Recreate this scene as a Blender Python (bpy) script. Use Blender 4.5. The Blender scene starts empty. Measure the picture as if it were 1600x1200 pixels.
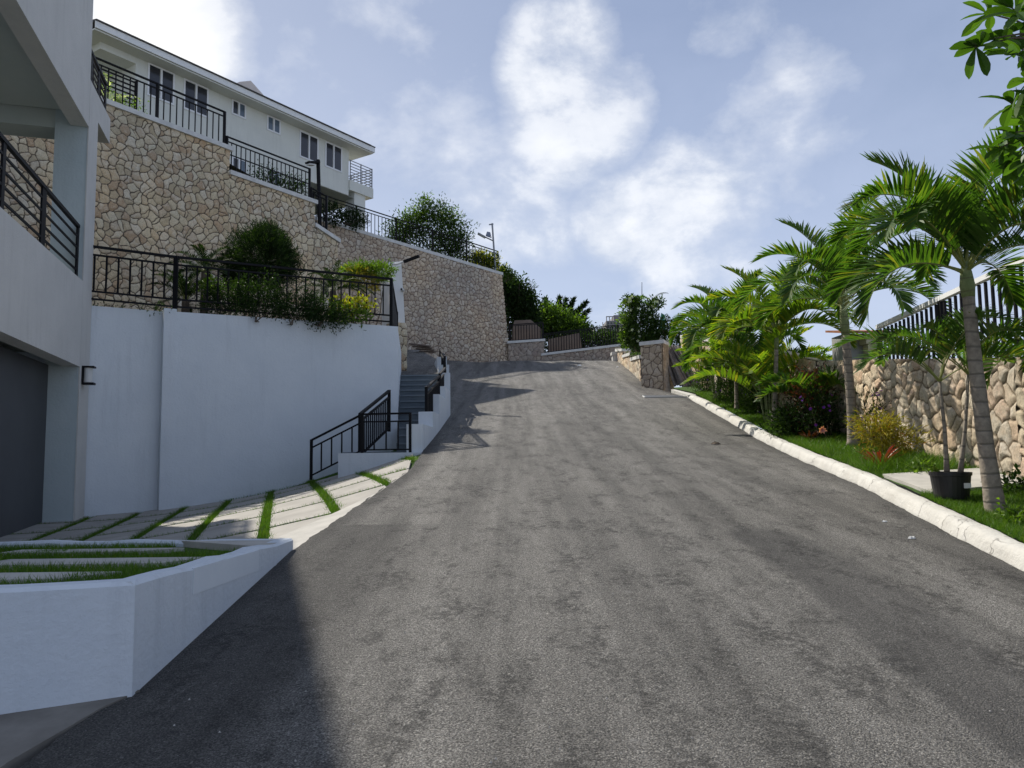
import bpy, math, random
import numpy as np
from mathutils import Vector, Matrix
random.seed(7); RNG = np.random.default_rng(11)
SC = bpy.context.scene; COL = SC.collection
R = math.radians
# ------------------------------------------------------------------ camera
F = 1200.0
CAM = Vector((0, 0, 1.6))
MR = Matrix.Rotation(R(95.0), 3, 'X') @ Matrix.Rotation(R(-0.7), 3, 'Z')
cd = bpy.data.cameras.new('camera'); cam = bpy.data.objects.new('camera', cd); COL.objects.link(cam)
cd.sensor_width = 36; cd.lens = 36 * F / 1600; cd.clip_end = 3000; cd.clip_start = .05
cam.matrix_world = Matrix.Translation(CAM) @ MR.to_4x4()
SC.camera = cam
def ray(px, py): return MR @ Vector(((px - 800) / F, (600 - py) / F, -1))
def at(px, py, Y):
    d = ray(px, py); return CAM + d * (Y / d.y)
def dirh(px, py=705):
    d = ray(px, py); return Vector((d.x, d.y, 0)).normalized()
class Plane:                       # upright plane through two points
    def __init__(s, a, b):
        s.a = Vector((a.x, a.y, 0)); s.d = Vector((b.x - a.x, b.y - a.y, 0)).normalized(); s.n = Vector((s.d.y, -s.d.x, 0))
    def hit(s, px, py, off=0):
        d = ray(px, py); p0 = s.a + s.n * off
        k = (p0 - CAM).dot(s.n) / d.dot(s.n); return CAM + d * k
    def sz(s, px, py, off=0):
        p = s.hit(px, py, off); return (p - s.a).dot(s.d), p.z
    def P(s, u, z, off=0):
        q = s.a + s.d * u + s.n * off; return Vector((q.x, q.y, z))
# ------------------------------------------------------------------ terrain
_py = np.array([-30, 0, 8, 15, 21, 26, 29, 35, 42, 46, 60, 90, 200, 400], float)
_pz = np.array([-2.4, 0, .86, 1.65, 2.57, 3.38, 3.95, 5.2, 6.6, 6.9, 6.6, 3.0, -10, -30], float)
def road(Y):
    Y = np.asarray(Y, float); s = 0
    for k, w in ((-1.2, .25), (0, .5), (1.2, .25)): s = s + w * np.interp(Y + k, _py, _pz)
    return s
def sm(a, b, x):
    t = np.clip((np.asarray(x, float) - a) / (b - a), 0, 1); return t * t * (3 - 2 * t)
def kerbx(Y): return np.interp(Y, [-5, 5.87, 8, 10.55, 16, 21, 26, 30, 36, 42], [2.2, 3.94, 4.30, 4.68, 5.18, 5.63, 6.0, 5.2, 5.6, 6.2])
def Hroad(X, Y):
    X = np.asarray(X, float)
    return road(Y) + .17 * np.clip(-1.7 - X, 0, 6) * sm(24, 33, Y) - .012 * np.clip(X - 1.2, 0, 9)
def Hleft(X, Y):
    X = np.asarray(X, float); u = np.clip((-1.75 - X) / 6.2, 0, 1)
    D = np.clip(.45 + (np.asarray(Y, float) - 7) * .09, .25, 1.3)
    return road(Y) - D * (1 - (1 - u) ** 2)
def Hright(X, Y): return road(Y) + .085 + .05 * np.clip(X - kerbx(Y), 0, 2)
def ground(px, py, fn):
    d = ray(px, py); last = None
    for k in np.arange(1.5, 60, .02):
        p = CAM + d * k
        if p.z <= fn(p.x, p.y): return p
    return p
# ------------------------------------------------------------------ mesh builder
class MB:
    def __init__(s): s.v = []; s.f = []; s.m = []; s.att = {}; s.smooth = False
    def add(s, vs, fs, m=0):
        o = len(s.v); s.v += [tuple(x) for x in vs]; s.f += [tuple(i + o for i in f) for f in fs]; s.m += [m] * len(fs); return s
    def addnp(s, V, Fc, m=0):
        o = len(s.v); s.v += V.tolist(); s.f += (Fc + o).tolist() if hasattr(Fc, 'tolist') else [[i + o for i in f] for f in Fc]; s.m += [m] * len(Fc); return s
    def hexa(s, p, m=0):           # 8 points: bottom 4 ccw, top 4
        return s.add(p, [(3, 2, 1, 0), (4, 5, 6, 7), (0, 1, 5, 4), (1, 2, 6, 5), (2, 3, 7, 6), (3, 0, 4, 7)], m)
    def box(s, x0, x1, y0, y1, z0, z1, m=0):
        return s.hexa([(x0, y0, z0), (x1, y0, z0), (x1, y1, z0), (x0, y1, z0), (x0, y0, z1), (x1, y0, z1), (x1, y1, z1), (x0, y1, z1)], m)
    def pbox(s, pl, u0, u1, z0, z1, w0, w1, m=0):   # box in a plane's frame
        P = pl.P
        return s.hexa([P(u0, z0, w0), P(u1, z0, w0), P(u1, z0, w1), P(u0, z0, w1), P(u0, z1, w0), P(u1, z1, w0), P(u1, z1, w1), P(u0, z1, w1)], m)
    def bar(s, a, b, w=.04, h=None, m=0, up=Vector((0, 0, 1))):
        h = h or w; a = Vector(a); b = Vector(b); d = (b - a).normalized()
        if abs(d.dot(up)) > .98: up = Vector((0, 1, 0))
        x = d.cross(up).normalized() * (w / 2); y = x.cross(d).normalized() * (h / 2)
        return s.hexa([a - x - y, a + x - y, b + x - y, b - x - y, a - x + y, a + x + y, b + x + y, b - x + y], m)
    def tube(s, pts, rad, n=8, m=0, cap=True):
        pts = [Vector(p) for p in pts]; k = len(pts)
        if not hasattr(rad, '__len__'): rad = [rad] * k
        vs = []; px = None
        for i, p in enumerate(pts):
            d = (pts[min(i + 1, k - 1)] - pts[max(i - 1, 0)]).normalized()
            if px is None: px = d.cross(Vector((0, 0, 1)) if abs(d.z) < .9 else Vector((0, 1, 0))).normalized()
            px = (px - d * px.dot(d)).normalized(); y = d.cross(px)
            for j in range(n):
                a = 2 * math.pi * j / n; vs.append(p + (px * math.cos(a) + y * math.sin(a)) * rad[i])
        fs = [(i * n + j, i * n + (j + 1) % n, (i + 1) * n + (j + 1) % n, (i + 1) * n + j) for i in range(k - 1) for j in range(n)]
        if cap: fs += [tuple(range(n))[::-1], tuple((k - 1) * n + j for j in range(n))]
        return s.add(vs, fs, m)
    def prism(s, poly, z0, z1, m=0):   # poly of (x,y) ccw; z0/z1 numbers or functions
        f0 = z0 if callable(z0) else (lambda x, y: z0); f1 = z1 if callable(z1) else (lambda x, y: z1)
        n = len(poly); vs = [(x, y, f0(x, y)) for x, y in poly] + [(x, y, f1(x, y)) for x, y in poly]
        return s.add(vs, [tuple(range(n))[::-1], tuple(range(n, 2 * n))] + [(i, (i + 1) % n, n + (i + 1) % n, n + i) for i in range(n)], m)
    def lathe(s, c, prof, n=20, m=0):
        vs = [(c[0] + r * math.cos(2 * math.pi * j / n), c[1] + r * math.sin(2 * math.pi * j / n), c[2] + z) for r, z in prof for j in range(n)]
        k = len(prof)
        return s.add(vs, [(i * n + j, i * n + (j + 1) % n, (i + 1) * n + (j + 1) % n, (i + 1) * n + j) for i in range(k - 1) for j in range(n)], m)
def wloc(o):
    l = Vector((0, 0, 0))
    while o: l += o.location; o = o.parent
    return l
def build(name, mb, mat, parent=None, smooth=False, loc=None):
    me = bpy.data.meshes.new(name)
    off = wloc(parent) if parent else (Vector(loc) if loc is not None else Vector((0, 0, 0)))
    V = np.array(mb.v, float) - np.array(off)
    me.from_pydata(V.tolist(), [], mb.f)
    for mm in (mat if isinstance(mat, (list, tuple)) else [mat]): me.materials.append(mm)
    if any(mb.m): me.polygons.foreach_set('material_index', mb.m)
    for k, a in mb.att.items():
        at_ = me.attributes.new(k, 'FLOAT', 'POINT'); at_.data.foreach_set('value', np.asarray(a, np.float32))
    if smooth: me.polygons.foreach_set('use_smooth', [True] * len(me.polygons))
    me.update()
    o = bpy.data.objects.new(name, me); COL.objects.link(o)
    if parent: o.parent = parent
    else: o.location = off
    return o
def tag(o, label=None, cat=None, group=None, kind=None):
    if label: o['label'] = label
    if cat: o['category'] = cat
    if group: o['group'] = group
    if kind: o['kind'] = kind
    return o
def thing(name, label, cat, loc, group=None):
    o = bpy.data.objects.new(name, None); COL.objects.link(o); o.location = Vector(loc); o.empty_display_size = .2
    return tag(o, label, cat, group)
# ------------------------------------------------------------------ materials
def nm(name):
    m = bpy.data.materials.new(name); m.use_nodes = True; nt = m.node_tree
    return m, nt, nt.nodes['Principled BSDF'], nt.nodes['Material Output']
def N(nt, t, **kw):
    n = nt.nodes.new(t)
    for k, v in kw.items():
        if k in n.inputs: n.inputs[k].default_value = v
        else: setattr(n, k, v)
    return n
def noise(nt, scale, detail=4, rough=.55, co=None, dist=0):
    n = N(nt, 'ShaderNodeTexNoise', Scale=scale, Detail=detail, Roughness=rough, Distortion=dist)
    if co is None: co = nt.nodes.get('TC') or nt.nodes.new('ShaderNodeTexCoord'); co.name = 'TC'; co = co.outputs['Object']
    nt.links.new(co, n.inputs['Vector']); return n.outputs['Fac']
def ramp(nt, fac, stops):
    r = nt.nodes.new('ShaderNodeValToRGB'); e = r.color_ramp.elements
    while len(e) < len(stops): e.new(.5)
    for i, (p, c) in enumerate(stops):
        e[i].position = p; e[i].color = (*c, 1) if hasattr(c, '__len__') else (c, c, c, 1)
    nt.links.new(fac, r.inputs[0]); return r.outputs[0]
def mix(nt, fac, a, b, mode='MIX'):
    n = nt.nodes.new('ShaderNodeMix'); n.data_type = 'RGBA'; n.blend_type = mode
    for s, v in ((n.inputs['Factor'], fac), (n.inputs['A'], a), (n.inputs['B'], b)):
        if hasattr(v, 'is_linked') or hasattr(v, 'links'): nt.links.new(v, s)
        else: s.default_value = v if not hasattr(v, '__len__') else (*v, 1)
    return n.outputs['Result']
def math_(nt, op, a, b=None, clamp=False):
    n = nt.nodes.new('ShaderNodeMath'); n.operation = op; n.use_clamp = clamp
    for s, v in zip(n.inputs, (a, b)):
        if v is None: continue
        if hasattr(v, 'links'): nt.links.new(v, s)
        else: s.default_value = v
    return n.outputs[0]
def bump(nt, bs, h, st=.3, dist=.01):
    b = nt.nodes.new('ShaderNodeBump'); b.inputs['Strength'].default_value = st; b.inputs['Distance'].default_value = dist
    nt.links.new(h, b.inputs['Height']); nt.links.new(b.outputs[0], bs.inputs['Normal'])
def basic(name, c1, c2, scale=3, rough=.8, bst=0, bsc=60, bd=.004, met=0, spec=.3):
    m, nt, bs, o = nm(name)
    c = ramp(nt, noise(nt, scale, 6, .6), [(.3, c1), (.7, c2)])
    nt.links.new(c, bs.inputs['Base Color']); bs.inputs['Roughness'].default_value = rough
    bs.inputs['Metallic'].default_value = met; bs.inputs['Specular IOR Level'].default_value = spec
    if bst: bump(nt, bs, noise(nt, bsc, 5, .6), bst, bd)
    return m
def paint_wall(name, c1, c2, dirt):
    m, nt, bs, o = nm(name)
    c = ramp(nt, noise(nt, 1.1, 7, .62), [(.3, c1), (.7, c2)])
    # runs of grime down the face
    tc = nt.nodes['TC']; mp = N(nt, 'ShaderNodeMapping'); mp.inputs['Scale'].default_value = (5, 5, .35); nt.links.new(tc.outputs['Object'], mp.inputs[0])
    st = noise(nt, 1.6, 6, .7, mp.outputs[0]); sp = noise(nt, 9, 6, .7)
    f = math_(nt, 'MULTIPLY', ramp(nt, st, [(.50, 0), (.78, 1)]), ramp(nt, noise(nt, .7, 4), [(.40, .05), (.72, .6)]))
    c = mix(nt, f, c, dirt); c = mix(nt, ramp(nt, sp, [(.64, 0), (.75, .35)]), c, dirt)
    nt.links.new(c, bs.inputs['Base Color']); bs.inputs['Roughness'].default_value = .85
    bump(nt, bs, math_(nt, 'ADD', noise(nt, 26, 6, .65), math_(nt, 'MULTIPLY', noise(nt, 3, 3), 1.5)), .55, .012)
    return m
def leafmat(name, c1, c2, trans=.35, rough=.42, c3=None, spec=.45):
    m, nt, bs, out = nm(name)
    g = nt.nodes.new('ShaderNodeNewGeometry'); r = g.outputs['Random Per Island']
    st = [(0, c1), (.88, c2)] + ([(1.0, c3)] if c3 else [])
    c = ramp(nt, r, st)
    c = mix(nt, math_(nt, 'MULTIPLY', ramp(nt, noise(nt, 2.2, 3), [(.35, 0), (.65, 1)]), .45), c, tuple(x * .55 for x in c1))
    nt.links.new(c, bs.inputs['Base Color']); bs.inputs['Roughness'].default_value = rough; bs.inputs['Specular IOR Level'].default_value = spec
    tr = nt.nodes.new('ShaderNodeBsdfTranslucent'); c2_ = mix(nt, 1.0, c, (1.6, 1.75, .6), 'MULTIPLY'); nt.links.new(c2_, tr.inputs[0])
    mx = nt.nodes.new('ShaderNodeMixShader'); mx.inputs[0].default_value = trans
    nt.links.new(bs.outputs[0], mx.inputs[1]); nt.links.new(tr.outputs[0], mx.inputs[2]); nt.links.new(mx.outputs[0], out.inputs[0])
    return m
def stonemat(name, cols, mortar, e0=.010, e1=.026, tintscale=.35):
    m, nt, bs, o = nm(name)
    a = N(nt, 'ShaderNodeAttribute'); a.attribute_name = 'rnd'; e = N(nt, 'ShaderNodeAttribute'); e.attribute_name = 'edge'
    n1 = noise(nt, 7, 7, .7); f = math_(nt, 'ADD', a.outputs['Fac'], math_(nt, 'MULTIPLY', math_(nt, 'SUBTRACT', n1, .5), .5))
    k = len(cols); c = ramp(nt, f, [((i + .5) / k, x) for i, x in enumerate(cols)])
    big = ramp(nt, noise(nt, tintscale, 4), [(.35, (.82, .84, .88)), (.65, (1.08, 1.0, .9))]); c = mix(nt, 1.0, c, big, 'MULTIPLY')
    pit = ramp(nt, noise(nt, 32, 9, .8), [(.38, .35), (.54, 1)]); c = mix(nt, .5, c, pit, 'MULTIPLY')
    ef = N(nt, 'ShaderNodeMapRange'); ef.inputs[1].default_value = e0; ef.inputs[2].default_value = e1
    ed = math_(nt, 'ADD', e.outputs['Fac'], math_(nt, 'MULTIPLY', math_(nt, 'SUBTRACT', noise(nt, 30, 3), .5), .02)); nt.links.new(ed, ef.inputs[0])
    c = mix(nt, ef.outputs[0], mortar, c)
    nt.links.new(c, bs.inputs['Base Color']); bs.inputs['Roughness'].default_value = .95; bs.inputs['Specular IOR Level'].default_value = .15
    bump(nt, bs, noise(nt, 24, 9, .78), .9, .04)
    return m
M = {}
M['facade'] = paint_wall('grey_render', (.53, .52, .49), (.60, .585, .55), (.34, .33, .31))
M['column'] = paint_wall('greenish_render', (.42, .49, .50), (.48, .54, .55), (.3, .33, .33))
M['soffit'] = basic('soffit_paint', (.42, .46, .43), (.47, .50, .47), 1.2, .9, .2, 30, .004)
M['white'] = paint_wall('white_wall_paint', (.62, .665, .705), (.69, .73, .76), (.40, .43, .46))
M['whitehouse'] = paint_wall('house_paint', (.62, .63, .58), (.68, .69, .63), (.45, .45, .4))
M['trim'] = basic('white_trim', (.72, .73, .72), (.8, .8, .78), 4, .6, .15, 40, .003)
M['coping'] = basic('coping_concrete', (.50, .50, .48), (.66, .66, .64), 3.5, .85, .4, 30, .006)
M['door'] = basic('garage_door_paint', (.055, .058, .062), (.07, .073, .078), 1.5, .5)
M['black'] = basic('black_metal', (.004, .004, .005), (.008, .008, .010), 5, .6, 0, 60, .004, .0, .18)
M['grey_metal'] = basic('galvanised_metal', (.22, .23, .25), (.32, .33, .35), 8, .45, 0, met=.6)
M['frame'] = basic('window_frame', (.72, .73, .74), (.78, .79, .8), 4, .5)
M['glass'] = basic('dark_glass', (.022, .024, .030), (.035, .037, .045), .8, .12, 0, spec=.6)
M['glass2'] = basic('bluish_glass', (.07, .10, .14), (.12, .16, .20), 2, .1, 0, spec=.7)
M['shingle'] = basic('roof_shingle', (.05, .048, .046), (.09, .085, .08), 9, .9, .6, 30, .02)
M['step'] = basic('blue_grey_step_tile', (.10, .125, .145), (.15, .18, .20), 2.5, .6, .25, 40, .003)
M['concrete'] = basic('concrete', (.34, .33, .30), (.47, .45, .41), 3, .9, .5, 45, .006)
M['soil'] = basic('soil', (.05, .04, .028), (.11, .09, .06), 6, .95, .8, 25, .03)
M['turfbase'] = basic('turf_ground', (.03, .07, .010), (.06, .12, .018), 9, .95, .9, 60, .03)
M['hill'] = basic('hill_ground', (.04, .06, .025), (.12, .10, .07), .6, .95, .6, 6, .1)
M['woodpole'] = basic('weathered_pole', (.10, .09, .085), (.24, .22, .20), 12, .85, .5, 40, .006)
M['brown'] = basic('brown_sheet', (.13, .10, .085), (.18, .145, .12), 1.5, .85, .2, 10, .01)
M['pot'] = basic('black_plastic', (.010, .010, .011), (.016, .016, .018), 5, .42, .1, 30, .002, spec=.5)
M['paper'] = basic('paper_label', (.65, .66, .65), (.75, .75, .72), 8, .6)
M['rust'] = basic('rust_sheet', (.20, .075, .035), (.33, .14, .07), 5, .8, .3, 20, .01)
M['lens'] = basic('lamp_lens', (.55, .56, .55), (.65, .65, .63), 5, .3)
M['solar'] = basic('solar_cell', (.02, .03, .06), (.04, .05, .09), 3, .15)
M['unfinished'] = basic('raw_concrete', (.20, .19, .19), (.28, .27, .26), .5, .9)
M['net'] = basic('green_net', (.05, .22, .19), (.08, .3, .25), 2, .9)
M['st1'] = stonemat('cream_rubble', [(.60, .50, .34), (.75, .65, .46), (.80, .72, .54), (.70, .56, .37), (.82, .75, .60), (.55, .40, .26), (.70, .61, .46)], (.10, .08, .06), .007, .019, .5)
M['st2'] = stonemat('pinkish_rubble', [(.49, .41, .32), (.62, .54, .42), (.68, .61, .51), (.44, .35, .27), (.65, .56, .44), (.56, .48, .38)], (.13, .095, .075), .007, .024)
M['st3'] = stonemat('garden_rubble', [(.66, .57, .43), (.74, .67, .53), (.68, .56, .42), (.76, .70, .58), (.62, .51, .37), (.70, .54, .41), (.75, .67, .52)], (.20, .16, .11), .006, .020, .6)
M['st4'] = stonemat('grey_rubble', [(.42, .36, .30), (.50, .43, .35), (.38, .31, .26), (.55, .48, .40)], (.13, .10, .09), .006, .02)
M['bark'] = None
def palmbark(name, c1, c2, ring):
    m, nt, bs, o = nm(name)
    noise(nt, 1); tc = nt.nodes['TC']; mp = N(nt, 'ShaderNodeMapping'); mp.inputs['Scale'].default_value = (1, 1, 1); nt.links.new(tc.outputs['Object'], mp.inputs[0])
    w = N(nt, 'ShaderNodeTexWave', Scale=2.2, Distortion=2.2, Detail=3); w.wave_type = 'BANDS'; w.bands_direction = 'Z'; nt.links.new(mp.outputs[0], w.inputs['Vector'])
    c = ramp(nt, noise(nt, 14, 6, .7), [(.3, c1), (.7, c2)]); rg = ramp(nt, w.outputs['Fac'], [(.0, .7), (.10, 0)])
    c = mix(nt, rg, c, ring); nt.links.new(c, bs.inputs['Base Color']); bs.inputs['Roughness'].default_value = .85
    bump(nt, bs, math_(nt, 'SUBTRACT', noise(nt, 30, 5), rg), .5, .01); return m
M['bark'] = palmbark('palm_bark', (.17, .14, .11), (.34, .29, .23), (.09, .08, .065))
M['greenstem'] = palmbark('palm_green_stem', (.13, .17, .06), (.24, .27, .12), (.12, .12, .06))
M['twig'] = basic('twig_bark', (.07, .055, .04), (.15, .12, .09), 10, .9, .4, 40, .006)
M['stem'] = basic('frond_stem', (.14, .17, .04), (.26, .27, .08), 6, .5)
M['palm'] = leafmat('palm_leaf', (.040, .095, .014), (.085, .165, .022), .42, .5, (.20, .20, .03), .22)
M['palmy'] = leafmat('young_palm_leaf', (.085, .16, .014), (.20, .28, .025), .45, .5, (.42, .34, .03), .22)
M['dark'] = leafmat('dark_leaf', (.010, .024, .007), (.028, .055, .012), .2, .55, None, .15)
M['mid'] = leafmat('mid_leaf', (.020, .047, .010), (.06, .11, .018), .3, .5, None, .22)
M['hedge'] = leafmat('hedge_leaf', (.012, .030, .007), (.035, .07, .013), .25, .55, None, .18)
M['bright'] = leafmat('bright_leaf', (.06, .12, .012), (.15, .24, .022), .42, .42)
M['yellow'] = leafmat('yellow_leaf', (.20, .24, .02), (.45, .40, .03), .4, .45)
M['croton'] = leafmat('croton_leaf', (.16, .16, .02), (.42, .33, .03), .3, .45, (.35, .10, .03))
M['red'] = leafmat('red_leaf', (.14, .02, .015), (.28, .04, .03), .3, .4)
M['darkred'] = leafmat('copper_leaf', (.05, .015, .01), (.12, .035, .02), .3, .5)
M['big'] = leafmat('broad_leaf', (.030, .075, .010), (.085, .17, .018), .42, .45, None, .2)
M['grass'] = leafmat('grass_blade', (.055, .125, .012), (.12, .23, .022), .3, .5, (.2, .2, .05), .2)
M['purple'] = leafmat('purple_petal', (.16, .03, .42), (.26, .06, .6), .3, .6)
M['pink'] = leafmat('pink_petal', (.55, .22, .22), (.65, .33, .3), .3, .6)
M['petal'] = leafmat('white_petal', (.6, .65, .5), (.75, .78, .6), .3, .6)
def asphalt():
    m, nt, bs, o = nm('asphalt')
    agg = N(nt, 'ShaderNodeTexVoronoi', Scale=135.0); noise(nt, 1); nt.links.new(nt.nodes['TC'].outputs['Object'], agg.inputs['Vector'])
    mid_ = noise(nt, 105, 6, .75); gr = ramp(nt, agg.outputs['Color'], [(.0, (.05, .048, .045)), (.45, (.15, .144, .133)), (.8, (.29, .279, .257)), (1, (.5, .48, .44))])
    base = ramp(nt, noise(nt, 120, 6, .8), [(.37, (.040, .038, .035)), (.62, (.34, .325, .295))])
    c = mix(nt, .5, base, gr); c = mix(nt, 1.0, c, ramp(nt, mid_, [(.38, .28), (.50, 1.12), (.62, 2.1)]), 'MULTIPLY')
    # wheel-worn paler surface and darker open patches
    mp = N(nt, 'ShaderNodeMapping'); mp.inputs['Scale'].default_value = (2.3, .16, .2); nt.links.new(nt.nodes['TC'].outputs['Object'], mp.inputs[0])
    worn = ramp(nt, noise(nt, .9, 6, .62, mp.outputs[0]), [(.34, .62), (.66, 1.26)]); c = mix(nt, 1.0, c, worn, 'MULTIPLY')
    mp2 = N(nt, 'ShaderNodeMapping'); mp2.inputs['Scale'].default_value = (1.7, .8, .8); nt.links.new(nt.nodes['TC'].outputs['Object'], mp2.inputs[0])
    pat = math_(nt, 'MULTIPLY', ramp(nt, noise(nt, 2.0, 5, .7, mp2.outputs[0]), [(.47, 0), (.62, 1)]), ramp(nt, noise(nt, 14, 9, .82), [(.47, 0), (.56, 1)]))
    c = mix(nt, math_(nt, 'MULTIPLY', pat, .66), c, (.028, .027, .026))
    # darker lengthwise band with a soft, noisy outline
    e = N(nt, 'ShaderNodeAttribute'); e.attribute_name = 'darkband'
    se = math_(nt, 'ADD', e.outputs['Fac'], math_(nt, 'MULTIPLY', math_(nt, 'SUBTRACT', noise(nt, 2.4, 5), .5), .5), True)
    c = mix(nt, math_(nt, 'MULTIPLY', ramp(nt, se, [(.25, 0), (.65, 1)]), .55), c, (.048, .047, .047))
    e2 = N(nt, 'ShaderNodeAttribute'); e2.attribute_name = 'edge_shade'
    c = mix(nt, math_(nt, 'MULTIPLY', e2.outputs['Fac'], .72), c, (.035, .034, .033))  # dark road edges, plus shadow depth painted in on the near left
    # splashes of lime
    sp = math_(nt, 'MULTIPLY', ramp(nt, noise(nt, 3.1, 3, .5), [(.68, 0), (.74, 1)]), ramp(nt, noise(nt, 16, 5, .7), [(.5, 0), (.6, 1)]))
    c = mix(nt, math_(nt, 'MULTIPLY', sp, .45), c, (.4, .39, .37))
    # small bright chips
    ch = N(nt, 'ShaderNodeTexVoronoi', Scale=22.0); nt.links.new(nt.nodes['TC'].outputs['Object'], ch.inputs['Vector'])
    c = mix(nt, ramp(nt, ch.outputs['Distance'], [(.07, .75), (.10, 0)]), c, (.33, .33, .31))
    nt.links.new(c, bs.inputs['Base Color']); bs.inputs['Roughness'].default_value = .78; bs.inputs['Specular IOR Level'].default_value = .35
    h = math_(nt, 'ADD', math_(nt, 'MULTIPLY', agg.outputs['Distance'], -1.0), math_(nt, 'MULTIPLY', noise(nt, 45, 6, .75), 2.0)); h = math_(nt, 'SUBTRACT', h, math_(nt, 'MULTIPLY', pat, .8))
    bump(nt, bs, h, 1.0, .02)
    return m
M['asphalt'] = asphalt()
def kerbmat():
    m, nt, bs, o = nm('kerb_paint')
    c = ramp(nt, noise(nt, 3, 6, .65), [(.3, (.47, .455, .415)), (.7, (.59, .575, .53))])
    c = mix(nt, ramp(nt, noise(nt, 18, 8, .8), [(.62, 0), (.72, .8)]), c, (.25, .22, .18)); c = mix(nt, ramp(nt, noise(nt, 1.7, 5), [(.55, 0), (.75, .5)]), c, (.42, .39, .34))
    nt.links.new(c, bs.inputs['Base Color']); bs.inputs['Roughness'].default_value = .85; v = N(nt, 'ShaderNodeTexVoronoi', Scale=.7); v.feature = 'DISTANCE_TO_EDGE'; wv = nt.nodes.new('ShaderNodeVectorMath'); wv.operation = 'ADD'; nn_ = N(nt, 'ShaderNodeTexNoise', Scale=3.0, Detail=6.0); nt.links.new(nt.nodes['TC'].outputs['Object'], nn_.inputs['Vector']); nt.links.new(nn_.outputs['Color'], wv.inputs[0]); nt.links.new(nt.nodes['TC'].outputs['Object'], wv.inputs[1]); nt.links.new(wv.outputs[0], v.inputs['Vector'])
    ck = ramp(nt, v.outputs['Distance'], [(.002, .5), (.006, 0)]); c = mix(nt, ck, c, (.12, .10, .08)); nt.links.new(c, bs.inputs['Base Color'])
    bump(nt, bs, math_(nt, 'SUBTRACT', noise(nt, 14, 8, .7), ck), .8, .025); return m
M['kerb'] = kerbmat()
# ------------------------------------------------------------------ setting
def grid(name, X, Y, Z, mat, kind='structure', att=None, smooth=True):
    r, c = X.shape; V = np.stack([X, Y, Z], -1).reshape(-1, 3); i = np.arange(r * c).reshape(r, c)
    Fc = np.stack([i[:-1, :-1], i[:-1, 1:], i[1:, 1:], i[1:, :-1]], -1).reshape(-1, 4)
    mb = MB(); mb.addnp(V, Fc); mb.att = att or {}
    return tag(build(name, mb, mat, smooth=smooth), kind=kind)
def wob(a, f, ph=0): return np.sin(a * f + ph) * .5 + np.sin(a * f * 2.3 + ph * 2 + 1) * .3 + np.sin(a * f * 5.1 + ph + 2) * .2
# wide ground
gx, gy = np.meshgrid(np.concatenate([np.linspace(-160, -14, 16), np.linspace(-12, 14, 27), np.linspace(18, 220, 18)]), np.concatenate([np.linspace(-60, -4, 8), np.linspace(-2, 60, 63), np.linspace(66, 420, 22)]))
gz = road(gy) - .45 - 2.1 * sm(-1.6, -2.6, gx) * sm(45, 38, gy) - 2.6 * sm(6.5, 11, gx) - .22 * np.clip(gx - 9, 0, 90)
grid('ground', gx, gy, gz, M['hill'])
# asphalt road
ys = np.concatenate([np.arange(-3, 12, .06), np.arange(12, 45.5, .3)]); us = np.linspace(0, 1, 90)
def leftx(Y): return np.interp(Y, [-3, 3.6, 7, 12.3, 15, 24, 27, 31, 36, 39, 46], [-2.05, -2.0, -1.97, -1.62, -1.72, -2.2, -3.0, -4.6, -7.5, -6.2, -2.5])
U, Yr = np.meshgrid(us, ys); xl = leftx(Yr) + .02 * wob(Yr, 9); xr = kerbx(Yr) + .03 + .5 * sm(28, 40, Yr)
Xr = xl + (xr - xl) * U; Zr = Hroad(Xr, Yr)
dd = np.abs(Xr - (2.38 + .06 * np.sin(Yr * 1.3))) ; darkband = (1 - sm(.12, .52, dd)) * sm(2.2, 3.4, Yr) * (1 - sm(7.2, 8.0, Yr))
ed = np.clip((1 - sm(.1, np.where(Yr < 8, 1.5, .35), Xr - xl)) * np.where(Yr < 8, 1.15, 1) + (1 - sm(.05, .5, xr - Xr)), 0, 1) * .8  # near left edge widened to deepen the building's shadow in colour
grid('road', Xr, Yr, Zr, M['asphalt'], att={'darkband': darkband.ravel(), 'edge_shade': ed.ravel()})
# pavement by the foot of the planter
tag(build('pavement', MB().prism((lambda a, b, c: [(-14, -3), (a.x, -3), (a.x, a.y), (b.x, b.y), (c.x + .01, c.y + .06), (-14, c.y + 2)])(ground(12, 1195, Hroad), ground(158, 1110, Hroad), ground(206, 1089, Hroad)), lambda x, y: float(road(y)) - .3, lambda x, y: float(Hroad(max(x, -2), y)) + .008), basic('dusty_concrete', (.13, .12, .105), (.24, .225, .20), 2.5, .95, .5, 40, .006)), kind='structure')
# driveway ground (grass joints) and its concrete slabs
xs = np.linspace(-15, -1.66, 40); yy = np.linspace(6.6, 19.5, 40); XX, YY = np.meshgrid(xs, yy)
grid('driveway_ground', np.where(XX > -1.7, leftx(YY) + .03, XX), YY, Hleft(XX, YY) - .035, M['turfbase'])
WP = Plane(at(272, 705, 15.2), at(622, 705, 17.8))       # plane of the white garden wall
wd = WP.d; wn = WP.n
def clip(poly, a, b):              # keep the left of a->b
    out = []; n = len(poly)
    s = lambda p: (b[0] - a[0]) * (p[1] - a[1]) - (b[1] - a[1]) * (p[0] - a[0])
    for i in range(n):
        p, q = poly[i], poly[(i + 1) % n]; sp, sq = s(p), s(q)
        if sp >= 0: out.append(p)
        if sp * sq < 0: t = sp / (sp - sq); out.append((p[0] + (q[0] - p[0]) * t, p[1] + (q[1] - p[1]) * t))
    return out
slabs = MB(); region = [(-2.1, 7.02), (-1.93, 7.02), (-1.62, 11.9), (-1.9, 14.7), (-3.3, 15.9), (-14, 14.5), (-14, 7.1)]
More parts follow.
